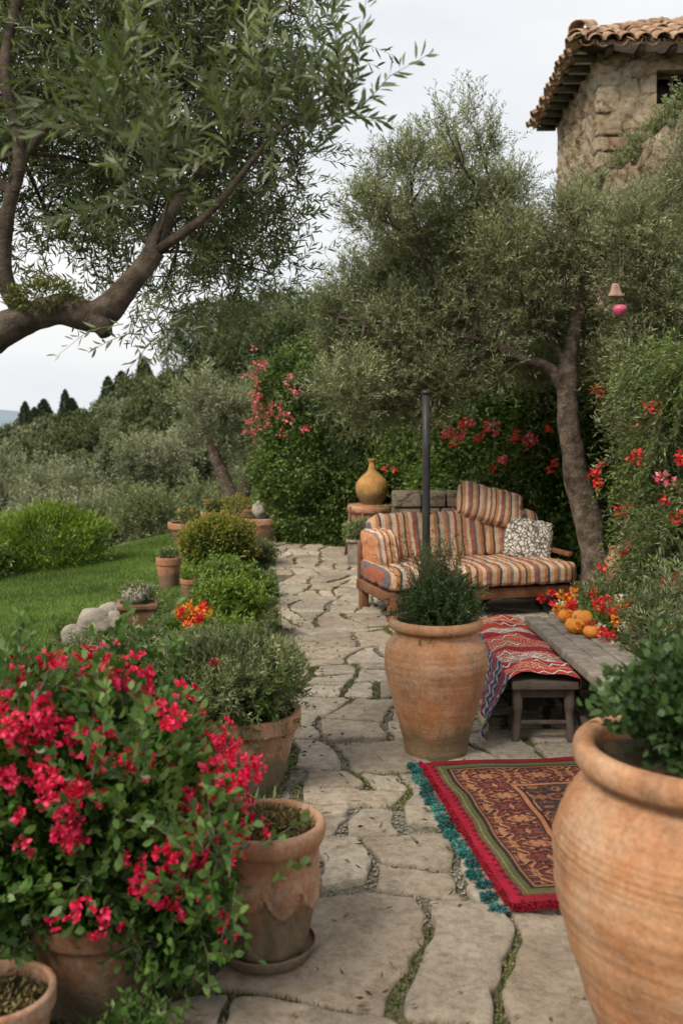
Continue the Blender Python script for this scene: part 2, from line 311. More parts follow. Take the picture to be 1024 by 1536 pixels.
# ------------------------------------------------------------ paving
ys=np.linspace(1.2,16.3,90); V=[];
for y in ys:
    l=path_left(y)-.03+.03*math.sin(y*5); V+= [[l,y,.0],[l+.6,y,.0],[3.3,y,.0]]
q=np.arange(len(ys)-1)*3
F=np.concatenate([np.stack([q,q+1,q+4,q+3],1),np.stack([q+1,q+2,q+5,q+4],1)])
mk('gravel',V,F,M['gravel'])
def clip(poly,p,n):
    out=[]; m=len(poly)
    for a in range(m):
        A,B=poly[a],poly[(a+1)%m]; da=(A-p)@n; db=(B-p)@n
        if da<=0: out.append(A)
        if (da<0)!=(db<0) and da!=db: out.append(A+(B-A)*(da/(da-db)))
    return out
def area(p):
    p=np.array(p); x,y=p[:,0],p[:,1]; return .5*abs(np.dot(x,np.roll(y,-1))-np.dot(y,np.roll(x,-1)))
rs=np.random.default_rng(21)
def warp(p):
    x,y=p[...,0],p[...,1]
    return np.stack([x+.08*np.sin(1.9*y+.6)+.05*np.sin(4.3*y+2.1*x)+.02*np.sin(9*y-5*x),y+.09*np.sin(1.7*x+.9*y)+.05*np.sin(4.1*x-1.9*y+1)+.02*np.sin(8.3*x+6*y)],-1)
cells=[]; y=.8
while y<16.8:
    hgt=rs.uniform(.42,.8); x=-2.2+rs.uniform(-.6,0)
    sk0=0
    while x<3.6:
        w=rs.uniform(.5,1.15); sk1=rs.normal(0,.05)
        cells.append([np.array(v) for v in((x+sk0,y),(x+w+sk1,y),(x+w-sk1,y+hgt),(x-sk0,y+hgt))]); x+=w; sk0=sk1
    y+=hgt
fin=[]
def split(poly,thr):
    A=area(poly)
    if A<thr: fin.append(poly); return
    p=np.array(poly); c=(p.min(0)+p.max(0))/2; ex=p.max(0)-p.min(0)
    a=(0 if ex[0]*rs.uniform(.85,1.18)>ex[1] else math.pi/2)+rs.normal(0,.13)
    n=np.array([math.cos(a),math.sin(a)]); pt=c+n*rs.normal(0,.13)*math.sqrt(A)
    for nn in(n,-n):
        q=clip(poly,pt,nn)
        if len(q)>=3 and area(q)>.006: split(q,thr*rs.uniform(.8,1.25))
for c in cells:
    cy_=np.mean([p[1] for p in c]); split(c,(.27 if cy_<3.1 else .15)*rs.uniform(.6,1.5))
g=Geo(); tints=[]; joints=[]
for poly in fin:
    s=warp(np.array(poly).mean(0)); l=path_left(s[1])
    if s[0]<l-.02 or s[0]>3.05 or s[1]>16.1 or s[1]<1.25: continue
    full=np.array(poly)
    ar=0.5*np.sum(full[:,0]*np.roll(full[:,1],-1)-full[:,1]*np.roll(full[:,0],-1))
    if ar<0: full=full[::-1]; poly=list(full)
    q=poly
    for A,B in zip(full,np.roll(full,-1,0)):
        e=B-A; L=np.hypot(*e)
        if L<1e-4: continue
        nrm=np.array([e[1],-e[0]])/L; gap=.009+.016*rs.random(); th_=rs.normal(0,.05); nr2=np.array([nrm[0]*math.cos(th_)-nrm[1]*math.sin(th_),nrm[0]*math.sin(th_)+nrm[1]*math.cos(th_)])
        q=clip(q,(A+B)/2-nrm*gap,nr2)
        if len(q)<3: break
        nn_=int(L/.007)
        if nn_>0: t=rs.random((nn_,1)); joints.append(warp(A+(B-A)*t)+rs.normal(0,.008,(nn_,2)))
    if len(q)<3: continue
    # knock a corner off some stones
    if rs.random()<.4 and area(q)>.05:
        cq=np.array(q).mean(0); k=rs.integers(len(q)); dv=np.array(q[k])-cq; dl=np.hypot(*dv); q=clip(q,cq+dv*rs.uniform(.78,.9),dv/dl)
    qq=[]
    for A,B in zip(q,np.roll(np.array(q),-1,0)):
        L=np.hypot(*(B-A)); ns_=max(1,int(L/.05))
        for u in range(ns_): qq.append(warp(A+(B-A)*(u/ns_)))
    q=clip(qq,np.array([l-.01+rs.uniform(0,.05),s[1]]),np.array([-1.,rs.normal(0,.1)]))
    if len(q)<5 or area(q)<.006: continue
    q=np.array(q)
    cen=q.mean(0); q=q+rs.normal(0,.005,q.shape)+.006*np.column_stack([np.sin(q[:,1]*31),np.sin(q[:,0]*27)])
    for r_ in(.22,.25):
        nx_=np.roll(q,-1,0); q=np.stack([q*(1-r_)+nx_*r_,q*r_+nx_*(1-r_)],1).reshape(-1,2)
    top=.018+rs.uniform(0,.014); m_=len(q); tilt=rs.normal(0,.012,2)
    def zt(a): return top+((a-cen)@tilt)
    dv=q-cen; rr_=np.linalg.norm(dv,axis=1,keepdims=True)
    rings=[(q,None),(q,-.010),(cen+dv*(1-.005/rr_),-.004),(cen+dv*(1-.016/rr_),0.),(cen+dv*.8,.0),(cen+dv*.6,.0),(cen+dv*.4,.0),(cen+dv*.2,.0)]
    Vs=[]
    for a,(rg,dz) in enumerate(rings):
        z=np.full(m_,-.006) if dz is None else zt(rg)+dz
        if a>=2: z=z+.005*n3(np.column_stack([rg,rg[:,0]*0]),11.)
        Vs.append(np.column_stack([rg,z]))
    Vs=np.vstack(Vs); jj=np.arange(m_); j2=(jj+1)%m_
    Fs=np.concatenate([np.stack([a*m_+jj,a*m_+j2,(a+1)*m_+j2,(a+1)*m_+jj],1) for a in range(len(rings)-1)])
    cap=np.array([[ (len(rings)-1)*m_+a for a in range(m_)]])
    g.add(Vs,[Fs,cap]); tints.append(np.full(len(Vs),rs.random()))
g.make('stone_path',M['stone'],smooth=True,tint=np.concatenate(tints))
J=np.concatenate(joints); J=J[(J[:,0]>path_left(J[:,1])-.02)&(J[:,0]<2.6)&(J[:,1]<16)]
sel=J[(n3(np.column_stack([J,J[:,0]*0]),1.6,3.)>-.2)]
sel=np.repeat(sel,2,0)+rng.normal(0,.011,(len(sel)*2,2))
n_=len(sel); D=rng.normal(0,.7,(n_,3)); D[:,2]=1
leaves('path_moss',np.column_stack([sel,np.full(n_,.0)]),D,.027,.008,M['moss'],None,3)
ps=J[rng.random(len(J))<.5]; n_=len(ps); r_=rng.uniform(.003,.009,(n_,1))
octv=np.array([[1,0,0],[-1,0,0],[0,1,0],[0,-1,0],[0,0,.7],[0,0,-.7]]); octf=np.array([[0,2,4],[2,1,4],[1,3,4],[3,0,4],[2,0,5],[1,2,5],[3,1,5],[0,3,5]])
V=(np.column_stack([ps+rng.normal(0,.012,ps.shape),np.full(n_,.006)])[:,None]+octv[None]*rng.uniform(.6,1.3,(n_,6,1))*r_[:,None]).reshape(-1,3)
F=(octf[None]+np.arange(n_)[:,None,None]*6).reshape(-1,3)
mk('pebbles',V,F,M['rock'])
n_=420; y=rng.uniform(2.2,9,n_); x=path_left(y)+rng.uniform(0,2.2,n_)*rng.random(n_); D=rng.normal(0,1,(n_,3)); D[:,2]*=.15
leaves('fallen_leaves',np.column_stack([x,y,np.full(n_,.038)]),D,.034,.012,M['drym'],None,4,up=0)
# ------------------------------------------------------------ lawn blades
n_=150000; x=rng.uniform(-5.5,-1.1,n_); y=3.5+12.5*rng.random(n_)**1.1
bd=path_left(y)-bedw(y)+.1*np.sin(y*3)
k=(x<bd)&(x>np.interp(y,*XE)-.3); x=x[k];y=y[k]; n_=len(x)
D=rng.normal(0,.45,(n_,3)); D[:,2]=1
leaves('lawn_grass',np.column_stack([x,y,H(x,y)]),D,.048*(1+.35*n3(np.column_stack([x,y,x*0]),4.)),.009,M['grass'],None,3,tint=np.clip(.45+.45*n3(np.column_stack([x,y,x*0]),1.5)+rng.normal(0,.2,n_),0,1))
n_=60000; y=2.+13.5*rng.random(n_)**1.3; x=path_left(y)+.03-rng.random(n_)*(bedw(y)+.05)
k=n3(np.column_stack([x,y,x*0]),3.,1.)>-.3; x=x[k];y=y[k]; n_=len(x)
D=rng.normal(0,.7,(n_,3)); D[:,2]=1
leaves('ground_cover_plants',np.column_stack([x,y,H(x,y)]),D,.06,.016,M['sage'],None,4)
# ------------------------------------------------------------ foliage helpers
def shrub(parent,c,rad,n,L,W,mat,shape=4,up=.4,lump=.18,inner=.55,nm='foliage',tint=None,flat=-1.):
    d=rdir(n); d=d[d[:,2]>flat]; n=len(d)
    r=inner+(1-inner)*rng.random(n)**.6; c=np.array(c,float); rad=np.array(rad,float)
    r=r*(1+lump*n3(d*2.2+c,1.6))*(1+rng.normal(0,.04,n))
    P=c+d*rad*r[:,None]
    D=d*.8+rng.normal(0,.55,(n,3)); D[:,2]+=up
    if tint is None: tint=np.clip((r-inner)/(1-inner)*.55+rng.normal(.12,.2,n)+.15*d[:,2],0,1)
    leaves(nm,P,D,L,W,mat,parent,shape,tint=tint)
    return P
def stems(parent,base,c,rad,n,r=.004,mat='twig'):
    g=Geo()
    for _ in range(n):
        d=rdir(1)[0]; d[2]=abs(d[2]); e=np.array(c)+d*np.array(rad)*.8; b0=np.array(base)+rng.normal(0,.02,3)*[1,1,0]
        mid=(b0+e)/2+[0,0,.1*np.linalg.norm(e-b0)]
        tube(g,[b0,mid,e],[r,r*.8,r*.4],5,3)
    g.make('stems',M[mat],parent,world=True)
def blossoms(parent,C,Rr,npet,L,W,mat,nm='blossoms',flat=1.):
    C=np.asarray(C,float); n=len(C)*npet; d=rdir(n); d[:,2]*=flat
    Rr=np.repeat(np.broadcast_to(Rr,(len(C),)),npet)[:,None]
    P=np.repeat(C,npet,0)+d*Rr*rng.uniform(.3,1,(n,1)); leaves(nm,P,d+rng.normal(0,.5,(n,3)),L,W,mat,parent,4)
def olive(parent,clumps,ntw,tl,per,L,W,mat,up=.5,droop=.2,shape=4,twr=.0018,nm='foliage',outw=.6):
    C=np.array([c[:3] for c in clumps],float); rr=np.array([c[3] for c in clumps],float); w=rr**2; 
    if len(clumps[0])>4: w=w*np.array([c[4] for c in clumps])
    ix=rng.choice(len(C),ntw,p=w/w.sum()); d=rdir(ntw); rad=rng.random(ntw)**.45
    P=C[ix]+d*(rr[ix]*rad)[:,None]
    D=d*outw*rad[:,None]+rng.normal(0,.4,(ntw,3)); D[:,2]+=up*rng.uniform(.2,1.4,ntw); D=nz(D)
    ln=tl*rng.uniform(.6,1.3,ntw)
    S=nz(np.cross(D,rdir(ntw))); T=np.cross(D,S)
    def pos(t): return P+D*(ln*t)[:,None]+S*(ln*.08*np.sin(t*3))[:,None]-np.array([0,0,1.])*(ln*droop*t*t)[:,None]
    PP=[];DD=[];tt=[]
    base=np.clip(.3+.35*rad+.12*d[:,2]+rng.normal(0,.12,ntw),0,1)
    for i in range(per):
        t=np.full(ntw,(i+.6)/per); a=(i*1.57+rng.normal(0,.4,ntw))[:,None]
        perp=S*np.cos(a)+T*np.sin(a); PP.append(pos(t)); DD.append(D*.75+perp*.75-np.array([0,0,droop*.5]))
        tt.append(base+rng.normal(0,.15,ntw))
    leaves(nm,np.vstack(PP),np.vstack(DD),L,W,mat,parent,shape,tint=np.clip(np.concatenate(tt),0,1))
    p0,p1,p2=pos(np.zeros(ntw)),pos(np.full(ntw,.5)),pos(np.ones(ntw))
    V=[]
    for p,r in((p0,twr),(p1,twr*.7),(p2,twr*.3)):
        for a in(0,2.09,4.19): V.append(p+(S*math.cos(a)+T*math.sin(a))*r)
    V=np.stack(V,1).reshape(-1,3)
    f=np.array([[q*3+a,q*3+(a+1)%3,q*3+3+(a+1)%3,q*3+3+a] for q in(0,1) for a in range(3)])
    mk('twigs',V,(f[None]+np.arange(ntw)[:,None,None]*9).reshape(-1,4),M['twig'],parent,world=True)
def branches(g,nodes,clumps,r0,wig=.1):
    nodes=np.array(nodes,float)
    for c in clumps:
        c0=np.array(c[:3]); dd=np.linalg.norm(nodes-c0,axis=1)+np.maximum(0,nodes[:,2]-c0[2])*1.0; a=nodes[np.argmin(dd)]
        L=np.linalg.norm(c0-a)+.01; mid=(a+c0)/2+rng.normal(0,wig,3)*L*.8
        tube(g,[a,mid,c0],[r0,r0*.7,r0*.45],6,4,.1)
        for _ in range(5):
            e=c0+rdir(1)[0]*c[3]*.85+np.array([0,0,c[3]*.2]); s=mid+(c0-mid)*rng.random()
            tube(g,[s,(s+e)/2+rng.normal(0,.1,3)*c[3],e],[r0*.45,r0*.3,r0*.12],5,3)
def wp(px,py,d): return ((px-512)*d/1500,d,1.6-(py-640)*d/1500)
# ------------------------------------------------------------ near overhanging olive (trunk left of frame)
t=root('olive_tree',(-2.05,3.3,-.15)); g=Geo()
tube(g,[(-2.05,3.3,-.2),(-1.95,3.35,.5),(-1.8,3.4,1.2),(-1.5,3.45,1.72),(-1.2,3.5,1.93),(-1.0,3.5,2.01),(-.86,3.5,1.985),(-.76,3.52,2.08),(-.66,3.55,2.22)],[.17,.13,.12,.085,.062,.055,.052,.042,.034],20,12,.2)
tube(g,[(-.68,3.54,2.2),(-.6,3.65,2.42),(-.45,3.8,2.66),(-.3,3.9,2.95)],[.034,.022,.016,.010],9,6,.12)
tube(g,[(-.66,3.55,2.22),(-.45,3.5,2.36),(-.22,3.4,2.6),(.0,3.35,2.75)],[.024,.015,.010,.005],8,6,.1)
tube(g,[(-1.1,3.5,1.98),(-1.17,3.48,2.12),(-1.16,3.46,2.3),(-1.11,3.45,2.55),(-1.16,3.45,2.85),(-1.1,3.5,3.2),(-1.0,3.5,3.6)],[.036,.03,.026,.023,.02,.016,.01],10,8,.16)
tube(g,[(-1.13,3.46,2.4),(-1.28,3.5,2.55),(-1.4,3.5,2.8)],[.018,.014,.008],8,5,.1)
tube(g,[(-1.12,3.45,2.5),(-.98,3.5,2.72),(-.8,3.6,2.98),(-.6,3.7,3.3)],[.018,.014,.011,.006],8,6,.1)
tube(g,[(-.88,3.5,1.985),(-.83,3.46,1.95),(-.81,3.45,1.915)],[.044,.034,.02],12,5,.3)
def pc(px,py,d,r,w=1.): return wp(px,py,d)+(r,w)
cl=[pc(60,60,3.9,.28),pc(170,80,3.6,.3),pc(280,40,3.9,.3),pc(370,60,4.2,.26),pc(90,190,4.,.24),pc(200,190,3.7,.28),pc(300,160,3.9,.28),pc(390,170,4.2,.22,.8),
 pc(240,290,3.8,.26),pc(150,300,4.2,.24),pc(330,270,4.1,.24),pc(60,300,4.3,.2,.8),pc(300,350,4.1,.18,.9),pc(395,330,4.5,.2,.8),pc(440,240,4.4,.18,.6),pc(120,380,4.5,.18,.7),pc(350,380,4.5,.17,.8),
 pc(240,-80,3.8,.34),pc(380,-90,4.0,.3),pc(80,-80,3.8,.34),pc(-90,60,3.7,.34),pc(-90,260,3.9,.34),pc(440,20,3.6,.12,.5),pc(330,430,4.7,.17,.7),pc(410,410,4.8,.15,.6),pc(0,170,4.2,.22),pc(245,440,4.7,.17,.7)]
nodes=[(-1.11,3.45,2.55),(-1.16,3.45,2.85),(-1.1,3.5,3.2),(-.66,3.55,2.22),(-.45,3.8,2.66),(-.3,3.9,2.95),(-.22,3.4,2.6),(-.8,3.6,2.98),(-1.4,3.5,2.8),(-.6,3.7,3.3)]
branches(g,nodes,cl,.009,.12)
g.make('trunk_and_limbs',M['bark'],t,smooth=True,world=True)
olive(t,cl,3300,.25,18,.046,.0088,M['oliven'],.45,.15,6)
olive(t,[pc(400,150,2.9,.10),pc(455,190,2.9,.10),pc(500,170,2.8,.09),pc(345,200,2.8,.1),pc(220,250,2.6,.10),pc(190,160,2.6,.1),pc(470,110,2.9,.06),pc(520,150,2.9,.05)],90,.26,20,.058,.012,M['oliven'],.75,.1,6,.002,'near_sprays')
g=Geo()
for a in((455,200,3.0),(400,170,3.),(220,270,2.7),(510,170,2.95)):
    e=wp(*a); tube(g,[(-.3,3.9,2.95) if a[0]>300 else (-.66,3.55,2.22),((e[0]-.5)/2,3.3,2.6),e],[.008,.006,.003],6,6)
g.make('long_branches',M['bark'],t,world=True)
olive(t,[pc(200,500,3.4,.05),pc(250,505,3.5,.05),pc(165,510,3.4,.03),pc(300,440,4.,.1)],26,.2,12,.05,.009,M['oliven'],-.5,.3,6,.002,'hanging_twigs')
shrub(t,(-1.03,3.47,2.05),(.15,.07,.065),1500,.02,.008,M['moss'],nm='limb_moss',inner=.4)
# ------------------------------------------------------------ olive over the sofa
t=root('olive_tree',(2.2,8.4,0)); g=Geo()
tube(g,[(2.2,8.4,-.05),(2.17,8.42,.15),(2.12,8.45,.5),(2.08,8.5,.85),(1.97,8.5,1.3),(1.92,8.5,1.7),(1.92,8.5,2.05),(2.0,8.55,2.5),(2.1,8.6,3.0)],[.17,.13,.115,.105,.098,.09,.08,.055,.035],20,12,.24)
tube(g,[(1.93,8.5,1.85),(1.78,8.5,2.08),(1.55,8.5,2.18),(1.28,8.5,2.32),(.98,8.55,2.6),(.75,8.6,3.0),(.75,8.7,3.5)],[.065,.052,.045,.038,.03,.022,.012],12,8,.14)
tube(g,[(1.3,8.5,2.31),(1.0,8.4,2.36),(.6,8.4,2.45),(.2,8.5,2.5)],[.024,.02,.014,.008],8,6,.1)
tube(g,[(2.36,8.35,-.05),(2.38,8.3,.4),(2.40,8.2,.85),(2.48,8.2,1.4),(2.6,8.3,2.),(2.8,8.5,2.6)],[.13,.10,.085,.07,.05,.03],16,10,.24)
tube(g,[(1.93,8.5,2.1),(1.7,8.6,2.5),(1.4,8.7,3.0),(1.3,8.7,3.6)],[.04,.032,.022,.012],8,6,.1)
q=lambda px,py,r,d=8.6,w=1.:((px-512)*d/1500,d+rng.normal(0,.3),1.6-(py-640)*d/1500,r*d/1500,w)
cl=[q(550,430,60),q(620,350,60),q(700,330,60),q(530,520,52),q(600,500,60),q(680,470,62),q(610,270,36),q(690,250,36),q(755,300,36),q(750,390,52),q(560,340,40),q(600,590,48),q(530,590,44,8.6,1.),
 q(780,470,46),q(740,545,40),q(665,560,48),q(790,350,38),q(720,215,18,8.6,.7),q(660,215,16,8.6,.6),q(500,470,32),q(690,390,54,9.2),q(600,440,56,9.3),q(560,620,34),q(640,620,34),q(500,590,30),
 q(850,400,56),q(920,380,56),q(990,350,56),q(870,490,50),q(950,450,58),q(1020,430,60),q(920,560,42),q(820,560,34),q(990,540,52,8.),q(850,335,32),q(1030,290,38),q(960,330,32),q(980,640,42,7.6),q(1040,700,46,7.4),q(830,470,46,9.3),q(990,740,40,7.4),q(970,600,34,7.8)]
branches(g,[(2.0,8.55,2.5),(2.1,8.6,3.0),(1.55,8.5,2.18),(1.28,8.5,2.32),(.98,8.55,2.6),(.75,8.6,3.0),(.6,8.4,2.45),(.2,8.5,2.5),(2.6,8.3,2.),(2.8,8.5,2.6),(1.4,8.7,3.0),(1.3,8.7,3.6)],cl,.016,.1)
g.make('trunk_and_limbs',M['bark'],t,smooth=True,world=True)
olive(t,cl,12500,.25,14,.050,.0105,M['olive'],.8,.1,4,.0022)
sh=[q(700,200,14),q(660,215,12),q(740,230,14),q(600,235,12),q(775,275,12),q(560,300,12),q(1010,250,16),q(870,300,12),q(640,240,14)]
olive(t,sh,170,.42,20,.05,.0105,M['olive'],2.4,.05,4,.0025,'upright_shoots')
# ------------------------------------------------------------ climbing hedge
hp=catmull([(-.75,14.6),(-.62,13.8),(.0,13.5),(.8,13.4),(1.25,12.2),(1.6,11.2),(2.4,10.6),(3.0,10.),(3.2,9.),(3.15,7.8),(3.2,6.4)],24)
ds=np.concatenate([[0],np.cumsum(np.linalg.norm(np.diff(hp,axis=0),axis=1))]); TL=ds[-1]
def hpos(s): return np.column_stack([np.interp(s,ds,hp[:,0]),np.interp(s,ds,hp[:,1])])
def hn(s): 
    a=hpos(s+.05)-hpos(s-.05); a=nz(a); return np.column_stack([a[:,1],-a[:,0]])
def hh(s): return 2.30+.28*np.sin(s*2.1)+.2*np.sin(s*4.7+1)+np.interp(s,[0,1,TL-4,TL],[-.1,.15,.2,.2])
t=root('climbing_rose_hedge',(1.2,11.,0))
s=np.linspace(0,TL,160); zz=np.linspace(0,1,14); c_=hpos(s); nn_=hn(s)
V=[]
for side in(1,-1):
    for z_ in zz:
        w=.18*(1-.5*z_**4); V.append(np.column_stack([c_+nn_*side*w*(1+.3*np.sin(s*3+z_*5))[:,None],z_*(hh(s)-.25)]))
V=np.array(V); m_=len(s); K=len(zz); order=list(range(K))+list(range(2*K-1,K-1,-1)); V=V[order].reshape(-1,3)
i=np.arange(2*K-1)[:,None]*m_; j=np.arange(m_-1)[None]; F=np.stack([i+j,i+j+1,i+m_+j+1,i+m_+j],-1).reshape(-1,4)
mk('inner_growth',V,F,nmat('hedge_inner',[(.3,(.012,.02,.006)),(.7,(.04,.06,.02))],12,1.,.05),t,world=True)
n_=95000; s=rng.random(n_)*TL; z_=rng.random(n_)**.9; side=np.where(rng.random(n_)<.88,1,-1); z=z_*hh(s)*(1.03)
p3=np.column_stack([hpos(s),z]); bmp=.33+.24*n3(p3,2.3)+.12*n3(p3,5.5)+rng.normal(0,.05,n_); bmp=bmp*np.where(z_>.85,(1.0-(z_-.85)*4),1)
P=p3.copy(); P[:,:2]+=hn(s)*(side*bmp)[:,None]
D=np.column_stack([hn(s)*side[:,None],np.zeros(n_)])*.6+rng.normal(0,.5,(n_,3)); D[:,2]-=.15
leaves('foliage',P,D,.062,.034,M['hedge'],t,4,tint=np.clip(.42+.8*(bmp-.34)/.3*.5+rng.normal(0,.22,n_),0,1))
n_=420; s=rng.random(n_)*TL; C=np.column_stack([hpos(s),hh(s)])
olive(t,[(a[0],a[1],a[2]-.05,.14) for a in C],1000,.34,12,.05,.022,M['hedge'],.6,.35,4,.002,'shoots')
s=rng.random(260)*TL; C=np.column_stack([hpos(s)+hn(s)*.42,hh(s)*rng.random(260)**.8])
olive(t,[(a[0],a[1],a[2],.12) for a in C],1100,.36,11,.05,.022,M['hedge'],.25,.6,4,.002,'side_shoots')
def onhedge(sf,z,out=.5):
    s=np.array([sf*TL]); p=hpos(s)+hn(s)*out; return np.array([p[0,0],p[0,1],z])
fc2=[]
for _ in range(44):
    a=onhedge(abs(rng.normal(.02,.05)),rng.uniform(1.3,2.6),.50+rng.normal(0,.05))
    for _ in range(rng.integers(1,4)): fc2.append(a+rng.normal(0,.06,3))
blossoms(t,fc2,.028,7,.04,.03,M['pinkf'],'pink_blossoms')
red=[wp(665,655,10.2),wp(680,662,10.2),wp(700,635,10.1),wp(728,648,10.1),wp(772,662,9.9),wp(792,668,9.9),wp(820,640,9.6),wp(893,715,7.8),wp(910,706,7.8),wp(900,720,7.8),wp(938,822,7.),wp(965,690,6.7),wp(585,704,12.5),wp(690,750,10.2),wp(680,770,10.2),wp(700,762,10.2),wp(1015,870,6.),wp(955,640,7.),wp(1010,770,6.4),wp(908,590,7.6),wp(660,580,9.6),wp(900,860,7.7),wp(745,700,10.),wp(830,700,9.6),wp(1000,560,6.9),wp(935,760,7.),wp(985,610,6.6),wp(1015,690,6.4),wp(690,645,10.1),wp(715,655,10.1)]
red=[np.array(a)+rng.normal(0,.035,3) for a in red for _ in range(rng.integers(1,4))]
blossoms(t,red,.028,9,.042,.034,M['redf'],'red_blossoms'); 
pk=[wp(685,655,10.1),wp(705,642,10.),wp(795,662,9.7),wp(700,738,10.2),wp(685,765,10.2),wp(670,650,10.1),wp(435,565,13.),wp(440,590,13.),wp(432,625,13.),wp(985,720,6.6),wp(740,640,9.9),wp(760,690,10.),wp(455,640,13.)]
pk=[np.array(a)+rng.normal(0,.035,3) for a in pk for _ in range(3)]
blossoms(t,pk,.028,9,.045,.036,M['pinkf'],'pink_blossoms_2')
# ------------------------------------------------------------ hanging vine on right
t=root('trailing_vine_plant',(2.3,7.,0))
cl=[wp(975,560,7.0)+(.2,),wp(1010,640,6.8)+(.22,),wp(980,740,7.)+(.17,),wp(1010,800,6.6)+(.2,),wp(965,850,6.9)+(.13,),wp(1010,900,6.2)+(.17,),wp(1050,560,6.6)+(.25,),wp(985,960,5.9)+(.12,),wp(960,690,7.1)+(.12,),wp(1060,760,6.6)+(.25,),wp(1040,860,6.6)+(.25,)]
olive(t,cl,2300,.28,13,.04,.014,M['hedge'],-.3,.5,4,.0018); olive(t,cl,900,.26,13,.045,.010,M['olive'],-.2,.5,4,.0018,'foliage_2')
g=Geo()
for c in cl: tube(g,[(2.4,7.0,.0),(2.4,7.,c[2]*.6),c[:3]],[.02,.014,.006],6,5)
g.make('stems',M['twig'],t,world=True)
# ------------------------------------------------------------ tower
def quad(g,a,b,c,d): g.add(np.array([a,b,c,d],float),np.array([[0,1,2,3]]))
tw=root('stone_tower_house',(3.68,14.35,0),R(-2.2))
W_,Dp,Hh=5.,3.3,6.95
def wallgrid(g,f,nu,nv,hole=None):
    us=np.linspace(0,1,nu); vs=np.linspace(0,1,nv)
    if hole: us=np.unique(np.concatenate([us,[hole[0],hole[1]]])); vs=np.unique(np.concatenate([vs,[hole[2],hole[3]]]))
    V=np.array([f(u,v) for v in vs for u in us]); n_=len(us); F=[]
    for a in range(len(vs)-1):
        for b__ in range(n_-1):
            uc=(us[b__]+us[b__+1])/2; vc=(vs[a]+vs[a+1])/2
            if hole and hole[0]<uc<hole[1] and hole[2]<vc<hole[3]: continue
            F.append([a*n_+b__,a*n_+b__+1,(a+1)*n_+b__+1,(a+1)*n_+b__])
    g.add(V,np.array(F))
def rg(u,v,s): return .05*math.sin(u*9+v*13+s)+.04*math.sin(u*23-v*31+s)+.03*math.sin(u*47+v*59)
g=Geo()
def ed(u): return math.sin(math.pi*min(1,max(0,u)))**.3 if 0<u<1 else 0
hole=(.165,.27,.895,.965)
def ff(u,v):
    inn=(hole[0]-.03<u<hole[1]+.03 and hole[2]-.03<v<hole[3]+.03)
    return (u*W_,0 if inn else rg(u*3,v*3,0)*ed(u),v*Hh)
wallgrid(g,ff,80,90,hole)
wallgrid(g,lambda u,v:(rg(u*3,v*3,2)*ed(u),u*Dp,v*Hh),50,80)
wallgrid(g,lambda u,v:(W_,u*Dp,v*Hh),3,3); wallgrid(g,lambda u,v:(u*W_,Dp,v*Hh),3,3); wallgrid(g,lambda u,v:(u*W_,v*Dp,Hh),2,2)
g.make('walls',M['wall'],tw,smooth=False)
g=Geo(); x0,x1,z0,z1=hole[0]*W_,hole[1]*W_,hole[2]*Hh,hole[3]*Hh
for a in([(x0,0,z0),(x1,0,z0),(x1,.4,z0),(x0,.4,z0)],[(x0,0,z1),(x1,0,z1),(x1,.4,z1),(x0,.4,z1)],[(x0,0,z0),(x0,0,z1),(x0,.4,z1),(x0,.4,z0)],[(x1,0,z0),(x1,0,z1),(x1,.4,z1),(x1,.4,z0)]): quad(g,*a)
g.make('window_reveal',M['wall'],tw)
g=Geo(); box(g,((x0+x1)/2,.42,(z0+z1)/2),(x1-x0+.1,.04,z1-z0+.1)); g.make('window_shade_panel',M['iron'],tw)  # solid dark panel, its colour stands for the shade of the room inside
g=Geo(); xm=(x0+x1)/2
for xx in(x0+.03,xm,x1-.03): box(g,(xx,.2,(z0+z1)/2),(.05,.05,z1-z0-.002))
box(g,(xm,.2,z1-.04),(x1-x0-.1,.046,.06)); g.make('window_frame',M['darkwood'],tw)
g=Geo(); zc=.0
while zc<Hh-.35:
    hq=rng.uniform(.22,.4); w=rng.uniform(.22,.5); w2=rng.uniform(.2,.42)
    box(g,(w/2-.025,w2/2-.03,zc+hq/2),(w,w2,hq-.025)); zc+=hq
bevel(g.make('corner_stones',M['wall'],tw),.035,3)
ov=.36; rise=1.0
ex0,ex1,ey0,ey1=-ov,W_+ov,-ov,Dp+ov; zr=Hh+.03; ry=(ey0+ey1)/2; half=(ey1-ey0)/2
g=Geo()
A=(ex0,ey0,zr);B=(ex1,ey0,zr);C=(ex1,ey1,zr);D_=(ex0,ey1,zr);E=(ex0+half,ry,zr+rise);G_=(ex1-half,ry,zr+rise)
g.add(np.array([A,B,C,D_,E,G_]),[np.array([[0,1,5,4],[2,3,4,5],[0,3,2,1]]),np.array([[3,0,4],[1,2,5]])])
g.make('roof_deck',M['darkwood'],tw)
g=Geo()
def tile(o,dx,dn,dup,w,L,conv=True,r1=1.,r2=.82):
    th=np.linspace(0,np.pi,7); V=[]
    for tpos,rs_ in((0,r1),(1,r2)):
        for rr_ in(w*.5*rs_,w*.5*rs_-.018):
            for a in th: V.append(o+dup*(L*tpos)+dx*math.cos(a)*rr_+dn*(math.sin(a)*rr_*(1 if conv else -1)*.85+(0 if conv else .02)))
    F=[]
    for a in range(6):
        F+= [[a,a+1,14+a+1,14+a],[7+a,21+a,21+a+1,7+a+1],[a,7+a,7+a+1,a+1]]
    g.add(np.array(V),np.array(F))
